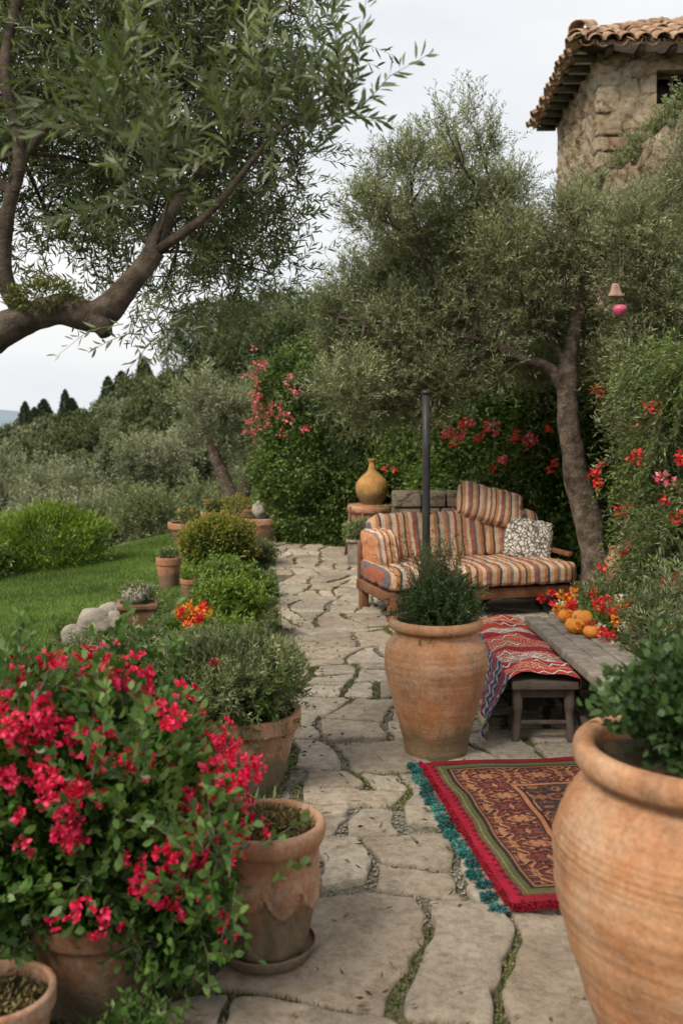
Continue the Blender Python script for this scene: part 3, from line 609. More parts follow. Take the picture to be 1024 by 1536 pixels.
def slope(P0,dirx,length,dup,dn):
    w=.23; n_=int(length/w)
    for c in range(n_+1):
        s_=c*w; lim=min(s_,length-s_); run=min(lim,half) 
        nr=max(1,int((run*math.hypot(1,rise/half))/.36)+1)
        for r_ in range(nr):
            o=P0+dirx*s_+dup*(r_*.36-.09+rng.normal(0,.025))+dn*(.04+.012*(r_>0)+rng.normal(0,.008))+dirx*rng.normal(0,.014)
            tile(o,dirx,dn,dup,.22,.43)
            if c<n_: tile(o+dirx*w*.5-dn*.02+dup*.03,dirx,dn,dup,.22,.42,False)
sl=math.hypot(half,rise)
slope(np.array(A),np.array([1.,0,0]),ex1-ex0,np.array([0,half,rise])/sl,np.array([0,-rise,half])/sl)
slope(np.array(A),np.array([0,1.,0]),ey1-ey0,np.array([half,0,rise])/sl,np.array([-rise,0,half])/sl)
hd=nz(np.array(E)-np.array(A)); hx=nz(np.cross(hd,[0,0,1.])); hnn=np.cross(hx,hd)
for k in range(7): tile(np.array(A)+hd*(k*.36-.05)+hnn*.07,hx,hnn,hd,.28,.42)
tile(np.array(A)+hd*.05+hnn*.17,hx,hnn,hd,.32,.34)
g.make('roof_tiles',M['tile'],tw)
g=Geo()
for k in range(9): box(g,(-.18,k*.42+.05,Hh-.045),(.33,.08,.09))
for k in range(12): box(g,(k*.44+.1,-.18,Hh-.045),(.08,.33,.09))
g.make('rafter_ends',M['darkwood'],tw)
t=root('stone_wall',(3.0,11.4,0)); g=Geo()
us=np.linspace(0,1,60); top=lambda u:4.35+2.9*u
V=[]
for yy in(0,.45):
    for v in np.linspace(0,1,40):
        for u in us: V.append((u*3.1,yy+.03*math.sin(u*61+v*47)+.02*math.sin(u*133-v*81),v*(top(u)+.08*math.sin(u*43)+.05*math.sin(u*91))))
ii=np.arange(39)[:,None]*60; jj=np.arange(59)[None]; o_=40*60
F=np.stack([ii+jj,ii+jj+1,ii+60+jj+1,ii+60+jj],-1).reshape(-1,4); g.add(np.array(V),[F,F+o_,np.array([[39*60+a,39*60+1+a,o_+39*60+1+a,o_+39*60+a] for a in range(59)]),np.array([[a*60,(a+1)*60,o_+(a+1)*60,o_+a*60] for a in range(39)])])
g.make('wall_body',M['wall'],t)
cl=[(3.05+u*2.8,11.6,4.35+2.9*u+.02,.13) for u in np.linspace(.0,.5,8)]
olive(t,cl,200,.22,14,.05,.018,M['sage'],.7,.3,4,.002,'wall_top_plants'); 
olive(t,cl,300,.22,14,.05,.016,M['olive'],.5,.3,4,.002,'wall_top_plants_2')
# ------------------------------------------------------------ background olives, bushes, forest
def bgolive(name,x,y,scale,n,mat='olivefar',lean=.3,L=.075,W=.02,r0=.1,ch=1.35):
    z=float(H(x,y)); t=root(name,(x,y,z)); g=Geo(); s=scale
    nodes=[]
    for sx in(-1,1):
        p=[(x,y,z-.1),(x+.05*sx*s,y,z+.35*s),(x+sx*lean*s,y+.1*s,z+(ch-.6)*s),(x+sx*.45*s,y+.1*s,z+(ch-.2)*s)]
        tube(g,p,[r0*s,r0*.85*s,r0*.6*s,r0*.3*s],12,8,.2); nodes+=p[1:]
    cl=[]
    for _ in range(15):
        d=rdir(1)[0]; cl.append((x+d[0]*.68*s,y+d[1]*.6*s,z+ch*s+d[2]*.46*s,.30*s*rng.uniform(.7,1.15)))
    branches(g,nodes,cl,.015*s); g.make('trunk_and_limbs',M['bark'],t,smooth=True,world=True)
    olive(t,cl,n,.26*s,12,L,W,M[mat],.7,.1,4,.003)
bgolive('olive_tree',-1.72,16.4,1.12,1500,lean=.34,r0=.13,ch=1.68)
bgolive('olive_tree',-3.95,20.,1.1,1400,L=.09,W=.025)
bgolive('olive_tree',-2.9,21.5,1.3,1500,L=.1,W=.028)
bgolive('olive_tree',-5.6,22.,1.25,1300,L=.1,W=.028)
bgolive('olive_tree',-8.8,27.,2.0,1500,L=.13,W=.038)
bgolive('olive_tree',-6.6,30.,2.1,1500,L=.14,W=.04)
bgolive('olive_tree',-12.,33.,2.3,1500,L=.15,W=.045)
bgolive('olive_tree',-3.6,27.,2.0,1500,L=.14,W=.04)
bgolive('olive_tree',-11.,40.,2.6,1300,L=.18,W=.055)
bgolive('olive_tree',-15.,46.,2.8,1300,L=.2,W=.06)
def bush(name,x,y,rad,n,L,W,mat,zc=None,**k):
    z=float(H(x,y)); t=root(name,(x,y,z)); c=(x,y,z+rad[2]*.85 if zc is None else zc)
    shrub(t,c,rad,n,L,W,M[mat],**k); stems(t,(x,y,z),c,rad,14,.005*max(1,rad[0]*2)); return t
def wild(name,x,y,rad,h,n,tl,L,W,mat,up=1.0,droop=.15,mat2=None,nc=9):
    z=float(H(x,y)); t=root(name,(x,y,z)); cl=[]
    for _ in range(nc):
        a=rng.random()*6.28; r=rad*rng.random()**.5*.8; hz=h*rng.uniform(.25,.75)*(1-.35*(r/rad)**2); cl.append((x+r*math.cos(a),y+r*math.sin(a)*.9,z+hz,rad*rng.uniform(.22,.38)))
    g=Geo()
    for c in cl: tube(g,[(x,y,z-.02),((x+c[0])/2,(y+c[1])/2,z+(c[2]-z)*.6),c[:3]],[.008,.006,.003],5,3)
    g.make('stems',M['twig'],t,world=True)
    olive(t,cl,n,tl,12,L,W,M[mat],up,droop,4,.0014)
    if mat2: olive(t,cl,n//3,tl,12,L,W,M[mat2],up,droop,4,.0014,'foliage_2')
    return t
bush('green_bush',-3.75,12.9,(.72,.6,.48),9000,.075,.024,'bright',zc=.12,up=.9,lump=.3)
bush('green_bush',-5.6,13.6,(.9,.7,.6),6000,.08,.03,'hedge',zc=-.5,lump=.35)
wild('green_bush',-4.4,12.1,.45,.6,500,.2,.06,.022,'hedge')
bush('green_bush',-5.2,16.5,(1.3,1.,.9),6000,.1,.035,'hedge',zc=-1.1,lump=.35)
wild('green_bush',-3.3,16.6,.8,.8,700,.3,.07,.02,'sage')
bush('green_bush',-8.5,18.5,(1.9,1.3,1.2),7000,.13,.05,'hedge',zc=-2.,lump=.35)
wild('green_bush',-2.6,18.6,.9,.7,800,.3,.07,.02,'sage')
wild('green_bush',-1.0,18.2,.4,.5,400,.3,.07,.025,'hedge')
def proto(nm,mat,n,L,W,cyp=False):
    d=rdir(n); h=rng.random(n)
    if cyp:
        th=rng.random(n)*6.28; rad=.16*np.sin(np.pi*np.clip(h*.93+.07,0,1))**.6*(1-h*.45)*rng.uniform(.7,1.1,n)*(1+.25*np.sin(th*3+h*9)); P=np.column_stack([np.cos(th)*rad,np.sin(th)*rad,h*1.0]); D=np.column_stack([np.cos(th)*.3,np.sin(th)*.3,np.ones(n)])+rng.normal(0,.3,(n,3))
    else:
        nc=26; cs=rdir(nc)*[.66,.66,.42]+[0,0,.62]; ix=rng.integers(0,nc,n); cr=rng.uniform(.2,.42,nc); r=cr[ix]*(.75+.25*rng.random(n)); P=cs[ix]+d*r[:,None]; D=d+rng.normal(0,.6,(n,3))
    o=leaves(nm,P,D,L,W,M[mat],None,4,tint=np.clip(.35+.35*D[:,2]/1.5+rng.normal(0,.2,n),0,1),world=False); me=o.data; bpy.data.objects.remove(o); return me
fp=[proto('forest_crown_%d'%a,'forest',6000,.09,.06) for a in range(3)]+[proto('forest_olive_crown','olivefar',6000,.08,.04)]
fn=[proto('forest_fine_crown_%d'%a,'forest',26000,.045,.022) for a in range(2)]
cy=proto('cypress_crown','cyp',3600,.05,.022,True)
ft=root('hillside_trees',(0,0,0))
cnt=0
while cnt<640:
    y=rng.uniform(34,135); px=rng.uniform(-160,620); x=(px-512)*y/1500
    s=rng.uniform(1.3,3.0)*(.75+y/250)
    if rng.random()<.35: s*=.55
    k=rng.choice(4,p=[.30,.26,.20,.24]); o=obj('hillside_tree',fp[k],ft,(x,y,float(H(x,y))-.3*s),(0,0,rng.random()*6)); o.scale=(s,s,s*rng.uniform(.8,1.35)); cnt+=1
for px,y,s in((455,38,3.6),(400,42,3.4),(500,36,4.),(350,48,3.2),(430,46,4.),(560,36,4.),(370,34,2.4),(470,30,2.6),(320,56,3.2),(300,44,2.2),(420,60,5.),(340,70,4.6),(480,55,5.)):
    x=(px-512)*y/1500; o=obj('hillside_tree',fn[rng.integers(0,2)],ft,(x,y,float(H(x,y))-.1*s),(0,0,rng.random()*6)); o.scale=(s,s,s*1.15)
for px,py,y in((38,606,95),(52,614,93),(66,602,98),(98,588,90),(108,600,92),(162,568,92),(182,560,96),(215,540,100)):
    z=1.6+(640-py)*y/1500; x=(px-512)*y/1500; g0=float(H(x,y)); hgt=z-g0
    c=root('cypress_tree',(x,y,g0)); g=Geo(); tube(g,[(0,0,-.2),(0,0,hgt*.3)],[.12,.08],6,2); g.make('trunk',M['bark'],c)
    o=obj('crown',cy,c,(0,0,.05)); w_=rng.uniform(.8,1.5); o.scale=(hgt*w_,hgt*w_,hgt)
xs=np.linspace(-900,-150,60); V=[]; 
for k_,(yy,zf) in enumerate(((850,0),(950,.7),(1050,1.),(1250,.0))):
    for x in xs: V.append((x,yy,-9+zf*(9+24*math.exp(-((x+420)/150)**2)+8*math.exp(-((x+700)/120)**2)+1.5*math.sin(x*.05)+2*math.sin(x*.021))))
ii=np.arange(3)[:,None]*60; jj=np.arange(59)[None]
mk('distant_mountain',V,np.stack([ii+jj,ii+jj+1,ii+60+jj+1,ii+60+jj],-1).reshape(-1,4),nmat('mountain_haze_blue',[(.3,(.18,.23,.27)),(.7,(.24,.29,.33))],.02,.1,.01),smooth=True)  # aerial haze painted into the base colour as an even blue
# ------------------------------------------------------------ pots
def soil(parent,r,z,nm='soil'):
    rs_=np.linspace(0,1,9); th=np.linspace(0,2*np.pi,36,endpoint=False); V=[(0,0,z+.012)]
    for a in rs_[1:]:
        for t_ in th: V.append((r*a*math.cos(t_),r*a*math.sin(t_),z+.012*(1-a)+.006*math.sin(a*20+t_*5)+rng.normal(0,.003)))
    F3=np.array([[0,1+a,1+(a+1)%36] for a in range(36)]); F4=np.array([[1+k*36+a,1+(k+1)*36+a,1+(k+1)*36+(a+1)%36,1+k*36+(a+1)%36] for k in range(7) for a in range(36)])
    mk(nm,V,[F3,F4],M['soil'],parent,smooth=True)
def simplepot(name,x,y,r,h,mat='terra',z=0,rb=None,lip=.03,seg=64):
    rb=rb or r*.68; t=root(name,(x,y,z))
    pr=[(0,.0),(rb*.9,.0),(rb,.006),(rb+(r-rb)*.5,h*.5),(r*.93,h-lip*1.6),(r*.935,h-lip*1.45),(r,h-lip*1.4),(r*1.015,h-lip*.5),(r,h),(r*.9,h+.001),(r*.88,h-.02),(r*.84,h*.7),(0,h*.68)]
    lathe('pot_body',pr,M[mat],t,seg,4,wob(x*7)); soil(t,r*.88,h-.04); return t
t=root('terracotta_urn',(.86,2.34,0))
pr=[(0,0),(.18,0),(.205,.012),(.235,.12),(.285,.27),(.335,.43),(.357,.55),(.35,.655),(.315,.73),(.272,.767),(.258,.78),(.262,.787),(.30,.80),(.312,.825),(.306,.853),(.285,.861),(.262,.85),(.25,.815),(.25,.775),(.26,.735),(0,.715)]
def bigmod(r,z,t_):
    gr=np.exp(-((z-.64)/.045)**2)*.0035*np.sin(z*400)+.0008*np.sin(z*170+np.sin(t_))+.0015*np.sin(z*53+1.5*np.sin(t_))
    gr=gr+np.exp(-((z-.46)/.012)**2)*.004*np.sin(z*420)
    return r+np.where((r>.05)&(z<.76),gr,0)+r*.006*np.sin(2*t_+1)
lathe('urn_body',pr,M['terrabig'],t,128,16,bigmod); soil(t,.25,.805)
c=(.87,2.36,.945); stems(t,(.86,2.34,.80),c,(.22,.2,.15),25,.003)
shrub(t,c,(.25,.20,.14),4200,.028,.018,M['dark'],6,up=.5,inner=.25,lump=.35)
shrub(t,(.99,2.42,1.0),(.17,.16,.13),1800,.028,.018,M['dark'],6,up=.6,inner=.2,lump=.3)
olive(t,[(.80,2.34,.93,.10),(.9,2.3,.97,.12),(1.0,2.4,1.03,.1)],150,.13,14,.026,.016,M['dark'],.9,.1,6,.0016,'sprigs')
t=root('terracotta_urn',(.46,4.88,0))
pr=[(0,0),(.13,0),(.148,.008),(.165,.10),(.205,.24),(.24,.38),(.252,.47),(.24,.54),(.205,.585),(.192,.60),(.195,.61),(.222,.622),(.23,.64),(.224,.66),(.208,.668),(.188,.66),(.18,.63),(.19,.58),(0,.56)]
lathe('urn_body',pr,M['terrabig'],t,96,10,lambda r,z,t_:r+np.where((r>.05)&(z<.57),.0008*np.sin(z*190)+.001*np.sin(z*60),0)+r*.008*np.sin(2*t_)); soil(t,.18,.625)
c=(.48,4.88,.74); shrub(t,c,(.17,.17,.11),2600,.024,.010,M['dark'],4,up=.7,inner=.3,lump=.3)
olive(t,[(.46,4.88,.70,.10),(.55,4.88,.71,.09),(.38,4.85,.70,.08),(.5,4.8,.68,.1)],420,.14,18,.022,.008,M['dark'],1.0,.1,4,.0014,'sprigs')
olive(t,[(.44,4.95,.82,.06),(.50,4.95,.82,.05),(.40,4.92,.78,.05),(.58,4.9,.78,.04)],80,.22,28,.026,.005,M['sage'],2.0,.0,4,.002,'rosemary_sprigs')
# scalloped pot
t=root('scalloped_terracotta_pot',(-.225,3.0,.028)); t.scale=(1.04,1.04,1.08)
pr=[(0,.018),(.10,.018),(.118,.025),(.128,.07),(.14,.13),(.148,.20),(.152,.26),(.155,.30),(.166,.318),(.172,.34),(.168,.36),(.155,.366),(.143,.355),(.138,.32),(.14,.26),(0,.25)]
def scal(r,z,t_):
    k=np.abs(np.sin(4.5*t_+.6)); zl=.215-.065*k**.7
    out=np.where((r>.10)&(z>.02)&(z<.30),.008*np.exp(-((z-zl)/.012)**2)+np.where(z>zl,.007*np.clip((.25-z)/.04,0,1),-.003-.004*np.cos(9*t_+1.2)),0)
    return r+out+r*.008*np.sin(2*t_)
lathe('pot_body',pr,M['terraold'],t,180,18,scal); soil(t,.139,.335)
lathe('saucer',[(0,0),(.115,0),(.135,.01),(.143,.03),(.138,.034),(.128,.018),(0,.0165)],M['terraold'],t,80,4)
n_=2600; a=rng.random(n_)*6.28; rr_=.135*np.sqrt(rng.random(n_)); D=rng.normal(0,.8,(n_,3)); D[:,2]=.8
leaves('dry_moss',np.column_stack([rr_*np.cos(a),rr_*np.sin(a),.335+rng.random(n_)*.02+.02*(rr_<.09)]),D,.018,.005,M['drym'],t,4,world=False)
# pot with sage shrub
t=simplepot('potted_sage_shrub',-.415,4.45,.235,.34,'terraold',0,.15,.045)
c=(-.52,4.48,.50); stems(t,(-.415,4.45,.28),c,(.32,.26,.15),40,.004)
shrub(t,c,(.38,.31,.19),10000,.032,.008,M['sage'],4,up=.6,inner=.35,lump=.25)
cl=[(-.54+rng.normal(0,.17),4.48+rng.normal(0,.12),.52+rng.normal(0,.05),.11) for _ in range(16)]+[(-.34,4.32,.42,.09),(-.38,4.28,.42,.10),(-.80,4.4,.45,.13)]
olive(t,cl,1200,.10,16,.028,.0085,M['sage'],.6,.25,4,.0014,'sprigs'); olive(t,cl[-3:],200,.11,14,.03,.012,M['hedge'],.4,.4,4,.0014,'sprigs_2')
blossoms(t,[wp(322,997,4.3),wp(330,1003,4.3),wp(328,1122,4.1)],.018,40,.022,.018,M['crimson']); blossoms(t,[wp(414,972,4.4),wp(418,985,4.4)],.014,30,.018,.014,M['whitef'],'white_blossoms')
# red flowering bush & pots
t=simplepot('red_flowering_bush',-.66,2.74,.19,.30,'terradark',0,.13,.035)
c=np.array((-.76,2.80,.53)); stems(t,(-.66,2.74,.26),c,(.42,.32,.35),60,.004)
shrub(t,c,(.43,.34,.35),12500,.038,.021,M['rosel'],6,up=.35,inner=.45,lump=.3)
shrub(t,(-.47,2.72,.34),(.18,.18,.22),3200,.034,.019,M['rosel'],6,up=.3,inner=.3,lump=.3)
shrub(t,(-.95,2.9,.75),(.26,.26,.2),3000,.036,.020,M['rosel'],6,up=.4,inner=.3,lump=.3)
olive(t,[(-.76+rng.normal(0,.24),2.72+rng.normal(0,.15),.62+rng.normal(0,.14),.12) for _ in range(16)]+[(-.42,2.66,.3,.12),(-.45,2.6,.45,.12),(-.5,2.6,.2,.1)],480,.14,10,.034,.019,M['rosel'],.8,.15,6,.002,'shoots')
F_=[]
while len(F_)<125:
    d=rdir(1)[0]
    if d[1]>.35 and d[2]<.5: continue
    if d[2]<-.45: continue
    if d[2]<.0 and rng.random()<.4: continue
    k=1.05+.3*float(n3((d*2.2+c)[None],1.6)[0]); F_.append(c+d*np.array((.46,.37,.38))*k)
for a in((335,1095,2.9),(320,1110,2.9),(285,1205,2.6),(300,1235,2.6),(325,1265,2.6),(345,1270,2.6),(362,1262,2.65),(310,1180,2.7),(200,1010,2.9),(215,1030,2.9),(180,1020,2.9),(60,1000,2.9),(40,1005,2.9),(90,1040,2.85),(120,1050,2.8),(150,1050,2.8),(260,1150,2.7),(275,1200,2.6),(335,1385,2.6),(185,1305,2.45),(215,1330,2.45),(265,1300,2.5),(10,985,3.1),(260,1100,2.75),(240,1080,2.75),(285,1290,2.5),(290,1250,2.55),(195,1025,2.9),(225,1045,2.85),(210,1060,2.8),(20,1090,2.5),(60,1095,2.5),(30,1100,2.5),(80,1145,2.45),(160,1130,2.5)): F_.append(np.array(wp(*a)))
F_=np.array(F_); cnt_=rng.integers(2,6,len(F_)); F2=np.repeat(F_,cnt_,0)+rng.normal(0,.018,(cnt_.sum(),3))
nb=len(F2)*3; B=np.repeat(F2,3,0)+rng.normal(0,.011,(nb,3)); ax_=nz(B-c+rng.normal(0,.15,(nb,3))); 
u=nz(np.cross(ax_,rdir(nb))); v=np.cross(ax_,u); PP=[];DD=[]
for k in range(5):
    a=k*2*np.pi/5; dd=u*math.cos(a)+v*math.sin(a); PP.append(B+dd*.001); DD.append(dd+ax_*.45+rng.normal(0,.16,(nb,3)))
leaves('blossoms',np.vstack(PP),np.vstack(DD),.0155,.0125,M['crimson'],t,6)
tp=simplepot('terracotta_pot',-.83,2.40,.14,.25,'terraold',0,.10,.03)
n_=500; a=rng.random(n_)*6.28; rr_=.12*np.sqrt(rng.random(n_)); D=rng.normal(0,1,(n_,3)); D[:,2]=.5
leaves('dry_leaves',np.column_stack([rr_*np.cos(a),rr_*np.sin(a),.215+rng.random(n_)*.015]),D,.018,.008,M['drym'],tp,4,world=False)
wild('low_shrub',-.50,2.42,.14,.14,150,.10,.024,.010,'rosel',.8); wild('low_shrub',-.52,3.35,.25,.26,420,.13,.032,.013,'rosel')
wild('low_shrub',-.95,3.7,.42,.45,700,.18,.038,.012,'sage'); wild('low_shrub',-1.5,4.4,.5,.42,700,.18,.04,.011,'sage',mat2='hedge')
wild('low_shrub',-1.25,5.5,.45,.22,500,.15,.04,.012,'olive'); wild('low_shrub',-.85,5.7,.32,.34,520,.15,.038,.014,'hedge',mat2='sage')
wild('garden_shrub',-.82,7.4,.30,.5,900,.2,.042,.017,'bright',1.0); wild('garden_shrub',-.98,8.6,.26,.40,520,.2,.042,.018,'hedge',mat2='bright'); wild('garden_shrub',-.75,6.5,.25,.32,420,.16,.04,.015,'bright')
wild('low_shrub',-1.9,5.8,.4,.22,450,.15,.04,.012,'hedge',mat2='sage'); wild('low_shrub',-1.2,9.7,.25,.22,300,.16,.04,.018,'bright'); wild('low_shrub',-1.35,6.5,.3,.16,300,.13,.04,.012,'olive')
wild('low_shrub',-.62,5.3,.18,.2,260,.12,.03,.012,'sage'); wild('low_shrub',-.95,11.6,.2,.2,220,.14,.04,.015,'sage'); wild('low_shrub',-.75,9.3,.16,.16,200,.12,.035,.012,'hedge')
t=bush('boxwood_bush',-1.37,11.1,(.43,.40,.33),6500,.036,.018,'box',zc=.32,lump=.2,inner=.6); shrub(t,(-1.37,11.1,.29),(.36,.34,.28),3500,.05,.03,M['dark'],inner=.5)
olive(t,[(-1.37+rng.normal(0,.2),11.1+rng.normal(0,.18),.36+rng.normal(0,.08),.12) for _ in range(10)],420,.13,12,.036,.018,M['box'],.9,.1,4,.0015,'shoots')
t=root('orange_flower_plant',(-1.05,7.1,0)); shrub(t,(-1.05,7.1,.14),(.2,.18,.14),1500,.04,.018,M['hedge'],lump=.3)
blossoms(t,[wp(270,915,7.),wp(285,910,7.),wp(300,915,7.),wp(312,918,7.),wp(290,925,7.),wp(275,925,7.),wp(283,938,6.9)],.03,26,.032,.024,M['orangef']); blossoms(t,[wp(280,938,6.9),wp(295,935,6.9),wp(305,910,7.),wp(268,920,6.95),wp(300,925,6.9)],.028,30,.032,.024,M['redf'],'red_blossoms')
# square planter
z0=float(H(-1.55,7.7)); t=root('square_planter',(-1.53,7.5,z0),R(12)); g=Geo()
def frus(g,z0,z1,a0,a1):
    V=[]
    for z,a in((z0,a0),(z1,a1)): V+=[(-a,-a,z),(a,-a,z),(a,a,z),(-a,a,z)]
    g.add(np.array(V),np.array([[0,1,5,4],[1,2,6,5],[2,3,7,6],[3,0,4,7],[3,2,1,0],[4,5,6,7]]))
frus(g,0,.27,.09,.13); frus(g,.272,.31,.148,.15); bevel(g.make('planter_body',M['terradark'],t),.006); soil(t,.13,.312)
def rockmesh(parent,c,r,nm='rock',mat='rock'):
    bm=bmesh.new(); bmesh.ops.create_icosphere(bm,subdivisions=4,radius=1)
    for v in bm.verts:
        p=np.array(v.co); k=1+.16*n3(p[None]*1.7+np.array(c)*5+r[0]*50,1.3)[0]+.05*n3(p[None],4.+r[0]*9)[0]; v.co=Vector(p*k*np.array(r)+np.array(c))
    me=bpy.data.meshes.new(nm); bm.to_mesh(me); bm.free(); me.materials.append(M[mat]); 
    for p in me.polygons: p.use_smooth=True
    return obj(nm,me,parent)
for c,r in(((-.05,0,.36),(.07,.07,.06)),((.05,.03,.38),(.06,.06,.07)),((0,-.06,.35),(.05,.05,.05))): rockmesh(t,c,r,'succulent')
shrub(t,(-1.53,7.5,z0+.38),(.14,.14,.08),600,.03,.014,M['sage'])
for x,y,r in((-1.95,7.9,.13),(-1.78,7.95,.11),(-2.02,7.6,.10),(-1.75,8.25,.11),(-1.80,7.35,.07),(-1.68,7.2,.06),(-1.9,8.2,.12)):
    t=root('garden_rock',(x,y,float(H(x,y)))); rockmesh(t,(0,0,r*.8),(r*1.1,r*.9,r*.9))
wild('low_shrub',-1.70,8.4,.16,.28,160,.12,.032,.01,'sage'); wild('low_shrub',-1.9,7.2,.2,.10,150,.08,.03,.009,'sage'); wild('low_shrub',-2.15,7.9,.12,.10,110,.08,.03,.009,'hedge')
t=simplepot('terracotta_pot',-1.76,10.2,.125,.31,'terra',float(H(-1.76,10.2)),.095,.05); shrub(t,(-1.76,10.2,.30),(.09,.09,.06),400,.035,.014,M['sage'])
t=simplepot('terracotta_pot',-1.40,9.3,.095,.2,'terra',float(H(-1.42,9.6)),.07,.03); shrub(t,(-1.40,9.3,.22),(.09,.09,.07),400,.03,.014,M['bright'])
for x,y,r,h,kk in((-1.10,13.9,.33,.34,0),(-2.15,14.4,.34,.30,1),(-1.55,14.8,.42,.42,2),(-1.78,13.9,.17,.46,1)):
    t=simplepot('terracotta_bowl_planter',x,y,r,h,'terra',float(H(x,y)),r*.72,.06)
    if kk==0: rockmesh(t,(0,0,h+.10),(.14,.14,.14),'stone_ball')
    else:
        shrub(t,(x,y,h+.03),(r*.6,r*.6,.12),900,.045,.02,M['sage' if kk==1 else 'box'],lump=.3)
        if kk==1: blossoms(t,[(x+rng.normal(0,r*.3),y-r*.3,h+.10) for _ in range(3)],.02,14,.03,.02,M['orangef'])
# ------------------------------------------------------------ vase on stand
t=root('terracotta_plant_stand',(.39,12.75,0))
lathe('stand_body',[(0,0),(.22,0),(.235,.02),(.25,.25),(.27,.48),(.275,.5),(.31,.52),(.32,.56),(.31,.6),(.28,.61),(0,.61)],M['terra'],t,48,5)
t=root('ochre_vase',(.39,12.75,.612))
lathe('vase_body',[(0,0),(.11,0),(.13,.01),(.19,.10),(.21,.19),(.195,.28),(.13,.36),(.065,.42),(.045,.48),(.042,.53),(.06,.565),(.055,.575),(.04,.56),(.03,.5),(0,.45)],M['ochre'],t,64,7)
t=root('wooden_easel',(.05,12.4,0)); g=Geo(); tube(g,[(-.0,0,0),(.06,.1,.6)],[.02,.018],6,2); tube(g,[(.3,.0,0),(.2,.1,.6)],[.02,.018],6,2); box(g,(.14,.06,.35),(.26,.02,.03)); g.make('frame',M['wood'],t)
t=root('wooden_planter_box',(.27,11.6,0)); g=Geo(); box(g,(0,0,.14),(.4,.26,.26)); box(g,(0,0,.285),(.44,.3,.03)); bevel(g.make('box',M['greywood'],t)); shrub(t,(.27,11.6,.38),(.24,.17,.14),1600,.05,.018,M['sage'],lump=.3)
t=root('low_stone_wall',(1.15,11.0,0)); g=Geo(); 
for r_ in range(5):
    x=-.6
    while x<.6:
        w=rng.uniform(.18,.34); box(g,(x+w/2,rng.normal(0,.01),.09+r_*.18),(w-.012,.3,.17)); x+=w
bevel(g.make('stones',M['lowwall'],t),.02,2)
t=root('iron_post',(.6,7.1,0)); g=Geo(); tube(g,[(0,0,0),(0,0,1.83)],[.028,.028],16,4); tube(g,[(0,0,1.83),(0,0,1.86)],[.034,.03],16,2); tube(g,[(0,0,0),(0,0,.03)],[.09,.088],20,2); g.make('pole',M['iron'],t,smooth=False)
# ------------------------------------------------------------ sofa
so=root('striped_garden_sofa',(.38,8.0,0),R(16))
def cushion(name,w,d,h,c,mat,rot=(0,0,0),n=30,wr=.006,parent=so,puff=.25):
    bm=bmesh.new(); bmesh.ops.create_cube(bm,size=2); bmesh.ops.subdivide_edges(bm,edges=bm.edges[:],cuts=n,use_grid_fill=True)
    for v in bm.verts:
        q_=np.array(v.co); x,y,z=q_
        k=7.; l=(abs(x)**k+abs(y)**k+abs(z)**k)**(1/k); q_=q_/l*1.0
        x,y,z=q_; z=z*(1-puff*(max(abs(x),abs(y))**4)); 
        P=np.array([x*w/2,y*d/2,z*h/2]); P=P+wr*n3((P*14+np.array(c)*9)[None],1.)[0]*np.array([.6,.6,1.])+wr*.6*n3((P*34+np.array(c)*9)[None],1.)[0]
        v.co=Vector(P)
    me=bpy.data.meshes.new(name); bm.to_mesh(me); bm.free(); me.materials.append(M[mat])
    for q2 in me.polygons: q2.use_smooth=True
    return obj(name,me,parent,c,rot)
SL=1.72
g=Geo()
for x in(.05,SL-.05):
    for y in(.06,.84): box(g,(x,y,.11),(.075,.075,.22))
box(g,(SL/2,.05,.215),(SL+.02,.05,.09)); box(g,(SL/2,.85,.215),(SL+.02,.05,.09)); box(g,(.022,.45,.215),(.046,.75,.088)); box(g,(SL-.022,.45,.215),(.046,.75,.088)); box(g,(SL/2,.45,.25),(SL-.1,.74,.02))
box(g,(SL-.02,.86,.45),(.05,.05,.38)); box(g,(SL-.02,.5,.50),(.05,.68,.04)); box(g,(.03,.87,.42),(.05,.05,.32))
bevel(g.make('wooden_frame',M['wood'],so),.008)
cushion('seat_cushion_left',.60,.88,.19,(.29,.42,.36),'stripe',puff=.12,wr=.010)
cushion('seat_cushion_right',1.13,.88,.19,(1.16,.42,.36),'stripe',puff=.12,wr=.010)
cushion('back_cushion_left',.56,.22,.44,(.36,.80,.61),'stripe',(R(-14),R(-2),0),puff=.14,wr=.014)
cushion('back_cushion_middle',.54,.22,.44,(.89,.79,.61),'stripe',(R(-15),R(1),R(1)),puff=.14,wr=.014)
cushion('back_cushion_right',.56,.22,.44,(1.42,.80,.61),'stripe',(R(-14),0,R(-1)),puff=.14,wr=.014)
cushion('side_bolster',.20,.50,.30,(.11,.58,.57),'stripe2',(0,R(-8),0),puff=.12,wr=.012)
cushion('striped_pillow',.62,.38,.18,(1.24,.80,.885),'stripe2',(R(50),R(15),R(-8)),puff=.6,wr=.012)
cushion('patterned_pillow',.42,.40,.17,(1.50,.56,.58),'pat',(R(60),R(10),R(-22)),puff=.55,wr=.01)
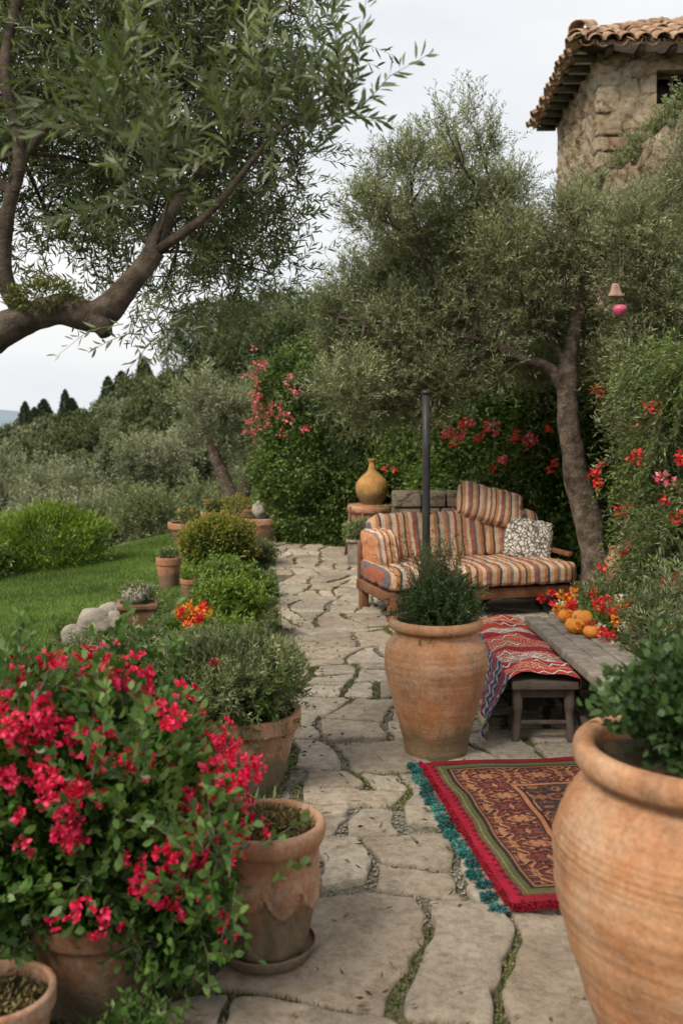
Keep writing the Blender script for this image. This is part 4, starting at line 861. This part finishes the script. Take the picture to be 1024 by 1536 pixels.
# ------------------------------------------------------------ rug
rt=R(7.4); t=root('patterned_rug',(.55,3.25,.047),rt); Wr,Lr=1.22,1.38; NU,NV=420,470
u=np.linspace(0,Wr,NU); v=np.linspace(0,Lr,NV); U,Vv=np.meshgrid(u,v); e=np.minimum(np.minimum(U,Wr-U),np.minimum(Vv,Lr-Vv))
def scroll(U,Vv,s,per,seed):
    a=np.abs(((U/per+.5)%1)-.5)*per; b=np.abs(((Vv/per+.5)%1)-.5)*per
    p=np.stack([a,b,a*0+seed],-1); f=n3(p,s,seed)+.35*n3(p,s*2.1,seed+3)
    l=np.sin(f*9); m=np.zeros(U.shape,int); m[l>.30]=1; m[l>.85]=2; m[l<-.86]=3
    k=(np.sin(a*210)*np.sin(b*210)>.55)&(m==0); m[k]=3; return m
pal=np.array([(.035,.018,.017),(.25,.085,.04),(.30,.16,.085),(.15,.045,.035)])
pal2=np.array([(.035,.018,.017),(.15,.05,.032),(.22,.10,.055),(.06,.055,.045)])
col=pal2[scroll(U-Wr/2,Vv-Lr/2,17.,.42,1.3)]; bd_=e<.36
col[bd_]=pal[scroll(U[bd_]-Wr/2,Vv[bd_]-Lr/2,20.,.24,2.1)]
def band(lo,hi,c): k=(e>=lo)&(e<hi); col[k]=c
band(.310,.320,(.035,.025,.02)); band(.320,.340,(.32,.13,.065)); band(.340,.352,(.03,.018,.018)); band(.092,.105,(.03,.02,.02)); band(.105,.115,(.22,.10,.05)); band(.115,.122,(.03,.02,.02))
band(.052,.092,(.085,.085,.035)); band(0,.052,(.20,.012,.022)); band(.066,.070,(.2,.14,.07))
k=(e<.052)&(e>.036)&(np.sin(Vv*110)>.2); col[k]=(.06,.012,.015)
k=(U<.045); col[k]=(.27,.012,.028); k=(U<.045)&(U>.03)&(np.sin(Vv*140)>.2); col[k]=(.08,.01,.015)
col=col*(1+.2*rng.normal(size=U.shape)[...,None])*(1+.22*n3(np.stack([U,Vv,U*0],-1),5.)+.12*n3(np.stack([U,Vv,U*0],-1),17.))[...,None]; col=np.clip(col,.005,.9)
Zr=.005*n3(np.stack([U,Vv,U*0],-1),6.)+.002*np.sin(U*9+Vv*4)
ii=np.arange(NV-1)[:,None]*NU; jj=np.arange(NU-1)[None]
Uw=U+.006*np.sin(Vv*8+1)+.003*np.sin(Vv*21); Vw=Vv+.005*np.sin(U*9)
mk('rug_body',np.stack([Uw,Vw,Zr],-1).reshape(-1,3),np.stack([ii+jj,ii+jj+1,ii+NU+jj+1,ii+NU+jj],-1).reshape(-1,4),M['weave'],t,smooth=True,col=col.reshape(-1,3))
nt_s=17; vs=np.linspace(.0,Lr,nt_s); n_=nt_s*260; vc=np.repeat(vs,260); kk=np.repeat(rng.random(nt_s),260); off=np.repeat(rng.uniform(.035,.055,nt_s),260)
dd=rdir(n_)*np.cbrt(rng.random(n_))[:,None]*np.array([.026,.018,.014])
D=dd*40+rng.normal(0,.4,(n_,3)); D[:,0]-=.4
leaves('teal_tassels',np.column_stack([-off+dd[:,0],vc+dd[:,1],-.012+dd[:,2]]),D,.015,.0045,M['teal'],t,4,world=False,tint=np.clip(kk*.55+.3*rng.random(n_)+.15*(rng.random(n_)<.12),0,1))
g=Geo()
for a_,o_2 in zip(vs,off[::260]): tube(g,[(.004,a_,.002),(-o_2*.5,a_+.004,-.002),(-o_2,a_,-.008)],[.003,.003,.003],5,3)
g.make('tassel_cords',M['redyarn'],t)
n_=3600; vv=rng.random(n_)*Lr; D=rng.normal(0,.35,(n_,3)); D[:,0]=-1; D[:,2]-=.2; leaves('red_fringe',np.column_stack([np.full(n_,.006),vv,np.full(n_,.002)]),D,.026,.004,M['redyarn'],t,4,world=False)
n_=4200; uu=rng.random(n_)*Wr; D=rng.normal(0,.35,(n_,3)); D[:,1]=-1; D[:,2]-=.3; leaves('red_fringe_end',np.column_stack([uu,np.full(n_,.006),np.full(n_,.002)]),D,.032,.004,M['redyarn'],t,4,world=False)
# ------------------------------------------------------------ bench with kilim throw
t=root('wooden_bench',(.85,4.98,0)); g=Geo()
for x in(.03,.29):
    for y in(.03,1.42):
        sx=.012 if x>.1 else -.012
        tube(g,[(x+sx,y,0.),(x+sx*.6,y,.06),(x,y,.16),(x,y,.2),(x,y,.30)],[.018,.024,.021,.028,.026],8,4)
box(g,(.16,.725,.315),(.33,1.5,.04)); box(g,(.16,.03,.27),(.24,.022,.05)); box(g,(.16,1.42,.27),(.24,.022,.05)); box(g,(.03,.725,.27),(.022,1.36,.05)); box(g,(.29,.725,.27),(.022,1.36,.05)); box(g,(.16,.03,.12),(.24,.02,.02))
bevel(g.make('bench_frame',M['darkwood'],t),.004)
th=root('kilim_throw',(.85,4.98,0)); NU,NV=150,300
u=np.linspace(0,1,NU); v=np.linspace(0,1,NV); U,Vv=np.meshgrid(u,v)
Ls=U*.72; X=np.where(Ls<.30,-.028-.016*np.sin(Vv*26+Ls*8)*((.30-Ls)/.3)-.12*((.30-Ls)/.3)*(1-Vv)**2,np.where(Ls<.66,-.028+(Ls-.30),.332+.01*np.sin(Vv*20)))
Zt=np.where(Ls<.30,.352-(.30-Ls)*.98,np.where(Ls<.66,.352,.352-(Ls-.66)))
Zt=Zt+np.where((Ls>.30)&(Ls<.66),.028*np.sin(np.pi*np.clip((Ls-.3)/.36,0,1))**.6+.005*np.sin(Vv*40+Ls*20)+.008*np.sin(Vv*17-Ls*30),0)
Yt=-.03+Vv*1.5+.02*np.sin(Ls*18)
Lw=Ls+.008*np.sin(Vv*31)+.004*np.sin(Vv*77); Vp=Vv+.004*np.sin(Ls*60)
rows=(Vp*15); rid=np.floor(rows).astype(int); fr=rows-rid
palr=np.array([(.44,.04,.03),(.55,.12,.06),(.36,.03,.04),(.54,.42,.33),(.48,.07,.04),(.30,.03,.035),(.50,.17,.09)])
col=palr[rid%7]; zg=np.abs(((Lw*14)%1)-.5)*2
k=np.abs(fr-(.25+.5*zg))<.09; col=np.where((k&(rid%2==0))[...,None],np.array((.62,.52,.43)),col); k=(np.abs(fr-(.25+.5*zg))<.2)&~k; col=np.where(k[...,None],np.array((.13,.03,.04)),col)
k=(np.sin(Lw*190)*np.sin(Vp*380)>.45); col=np.where((k&(rid%3==1))[...,None],np.array((.6,.45,.32)),col)
side=(Ls<.31); pals=np.array([(.36,.34,.35),(.07,.07,.14),(.45,.43,.40),(.16,.08,.12),(.25,.26,.33),(.05,.05,.08)])
cs=pals[(np.floor(Vv*34+zg*1.5).astype(int))%6]; cs=np.where((np.sin(Ls*150)>.3)[...,None],cs*.55,cs); cs=np.where(((rid%3)==1)[...,None],np.array((.33,.06,.07)),cs) 
col=np.where(side[...,None],cs,col); col=col*(1+.2*rng.normal(size=U.shape)[...,None]); col=np.clip(col,.01,.9)
ii=np.arange(NV-1)[:,None]*NU; jj=np.arange(NU-1)[None]
mk('throw_cloth',np.stack([X,Yt,Zt],-1).reshape(-1,3),np.stack([ii+jj,ii+jj+1,ii+NU+jj+1,ii+NU+jj],-1).reshape(-1,4),M['weave'],th,smooth=True,col=col.reshape(-1,3))
n_=1600; vv=rng.random(n_); D=rng.normal(0,.25,(n_,3)); D[:,2]=-1; leaves('throw_fringe',np.column_stack([-.028-.12*(1-vv)**2-.016*np.sin(vv*26),-.03+vv*1.5,np.full(n_,.06)]),D,.045,.004,M['whitef'],th,4,world=False)
# ------------------------------------------------------------ plank table on right
t=root('weathered_plank_table',(1.2,4.42,0),R(2)); g=Geo()
box(g,(.055,.9,.392),(.105,1.85,.05)); box(g,(.17,.9,.390),(.11,1.82,.048)); box(g,(.29,.9,.392),(.115,1.84,.05)); bevel(g.make('planks',M['greywood'],t),.008)
g=Geo(); 
for y in(.12,.95,1.7):
    for x in(.04,.30): tube(g,[(x,y,0),(x+.004,y,.1),(x,y,.35)],[.022,.028,.026],8,3,.1)
    box(g,(.17,y,.335),(.33,.04,.05))
box(g,(.04,.9,.12),(.03,1.6,.035)); box(g,(.30,.9,.12),(.03,1.6,.035))
g.make('legs',M['darkwood'],t)
t=root('marigold_flower_bed',(1.72,6.4,0)); g=Geo(); box(g,(0,-.1,.09),(.42,1.5,.18)); bevel(g.make('trough',M['terradark'],t),.01)
shrub(t,(1.66,6.25,.28),(.28,.75,.14),5500,.04,.014,M['hedge'],up=.6,inner=.35,lump=.3); shrub(t,(1.85,5.6,.33),(.2,.4,.18),2600,.04,.012,M['bright'],inner=.3,lump=.3)
n_=90; C=np.column_stack([1.64+rng.uniform(-.3,.3,n_),6.1+rng.uniform(-.75,.75,n_),.40+rng.uniform(-.04,.08,n_)])
blossoms(t,C[:46],.02,30,.028,.018,M['redf'],'red_blossoms'); blossoms(t,C[46:74],.022,32,.028,.02,M['orangef'],'orange_blossoms'); blossoms(t,C[74:],.02,30,.026,.018,M['whitef'],'white_blossoms')
mm,nt_,b_=newmat('orange_pumpkin_skin'); nn_=noise(nt_,9,5); rr_2=ramp(nt_,[(.3,(.55,.17,.02)),(.7,(.78,.33,.05))]); nt_.links.new(nn_.outputs[0],rr_2.inputs[0]); nt_.links.new(rr_2.outputs[0],b_.inputs['Base Color']); b_.inputs['Roughness'].default_value=.45
for x,y,z,r in((1.34,5.75,.417,.055),(1.43,5.95,.417,.06),(1.40,5.62,.417,.042),(1.36,6.05,.417,.05)):
    t=root('small_pumpkin',(x,y,z)); lathe('fruit',[(0,.01*r/.05),(r*.5,0),(r*.95,r*.45),(r,r*.85),(r*.75,r*1.35),(r*.25,r*1.5),(0,r*1.38)],mm,t,48,5,lambda r_,z_,t_:r_*(1+.06*np.abs(np.sin(4.5*t_))))
    g=Geo(); tube(g,[(0,0,r*1.35),(.004,0,r*1.8)],[.006,.004],6,2); g.make('stalk',M['twig'],t)
t=root('silver_shrub',(1.82,5.3,0)); stems(t,(1.82,5.3,0),(1.82,5.3,.45),(.2,.2,.3),20)
olive(t,[(1.82+rng.normal(0,.1),5.3+rng.normal(0,.1),.2+rng.random()*.5,.12) for _ in range(10)],600,.2,16,.042,.010,M['sage'],1.3,.1,4,.002)
blossoms(t,[wp(990,1000,5.2),wp(1003,1010,5.2),wp(960,1000,5.3),wp(1012,990,5.2)],.02,26,.03,.02,M['whitef'])
wild('low_shrub',2.1,7.3,.35,.6,600,.2,.042,.014,'olive',mat2='hedge'); wild('low_shrub',1.95,6.9,.3,.5,500,.2,.042,.014,'hedge'); wild('low_shrub',1.85,4.6,.22,.35,400,.15,.036,.012,'hedge')
t=root('terracotta_jug',(2.12,7.75,0)); g=Geo(); box(g,(0,0,.2),(.16,.16,.4)); bevel(g.make('plinth',M['lowwall'],t),.01)
lathe('jug_body',[(0,.402),(.06,.402),(.07,.41),(.09,.48),(.085,.55),(.055,.61),(.05,.65),(.06,.67),(.05,.665),(.04,.6),(0,.58)],M['terra'],t,32,4)
t=root('hanging_ornament',wp(929,466,7.5)); mm,nt_,b_=newmat('pink_ceramic'); b_.inputs['Base Color'].default_value=(.5,.09,.16,1); b_.inputs['Roughness'].default_value=.35
lathe('ball',[(0,-.045),(.028,-.036),(.05,-.005),(.052,.02),(.035,.042),(.008,.04),(0,.045)],mm,t,24,4); g=Geo(); tube(g,[(0,0,.04),(0,0,.45)],[.002,.002],5,2); g.make('string',M['twig'],t)
t=root('hanging_ornament',wp(922,436,7.5)); mm,nt_,b_=newmat('beige_cloth'); b_.inputs['Base Color'].default_value=(.32,.2,.16,1)
lathe('bell',[(0,-.03),(.045,-.045),(.05,-.035),(.035,.0),(.025,.045),(.008,.055),(0,.055)],mm,t,24,4,wob(1,.15))
# ------------------------------------------------------------ world, sun, camera
w=bpy.data.worlds.new('World'); sc.world=w; w.use_nodes=True; nt=w.node_tree; bg=nt.nodes['Background']
el,az=R(46),R(222)
sk=nt.nodes.new('ShaderNodeTexSky'); sk.sky_type='NISHITA'; sk.sun_disc=False; sk.sun_elevation=el; sk.sun_rotation=az; sk.air_density=1.2; sk.dust_density=2.5
tc=nt.nodes.new('ShaderNodeTexCoord'); mp=nt.nodes.new('ShaderNodeMapping'); mp.inputs['Scale'].default_value=(1.2,1.2,4.); nt.links.new(tc.outputs['Generated'],mp.inputs[0])
n=nt.nodes.new('ShaderNodeTexNoise'); n.inputs['Scale'].default_value=1.6; n.inputs['Detail'].default_value=6; n.inputs['Roughness'].default_value=.55; nt.links.new(mp.outputs[0],n.inputs['Vector'])
r=ramp(nt,[(.3,(8.6,9.0,9.6)),(.7,(10.8,10.7,10.6))]); nt.links.new(n.outputs[0],r.inputs[0])
mx=nt.nodes.new('ShaderNodeMix'); mx.data_type='RGBA'; mx.inputs[0].default_value=.9
nt.links.new(sk.outputs[0],mx.inputs[6]); nt.links.new(r.outputs[0],mx.inputs[7]); nt.links.new(mx.outputs[2],bg.inputs[0]); bg.inputs[1].default_value=.10
sl_=bpy.data.lights.new('sun','SUN'); sl_.energy=3.9; sl_.angle=R(20); sl_.color=(1,.91,.78); so_=bpy.data.objects.new('sun',sl_); sc.collection.objects.link(so_)
dv=Vector((math.sin(az)*math.cos(el),math.cos(az)*math.cos(el),math.sin(el))); so_.rotation_euler=dv.to_track_quat('Z','Y').to_euler()
cam=bpy.data.cameras.new('camera'); co=bpy.data.objects.new('camera',cam); sc.collection.objects.link(co)
cam.sensor_width=36; cam.sensor_fit='AUTO'; cam.lens=35.156; cam.shift_y=-128/1536; co.location=(0,0,1.6); co.rotation_euler=(R(90),0,0)
cam.clip_start=.05; cam.clip_end=8000; cam.dof.use_dof=True; cam.dof.focus_distance=5.2; cam.dof.aperture_fstop=3.2
sc.camera=co
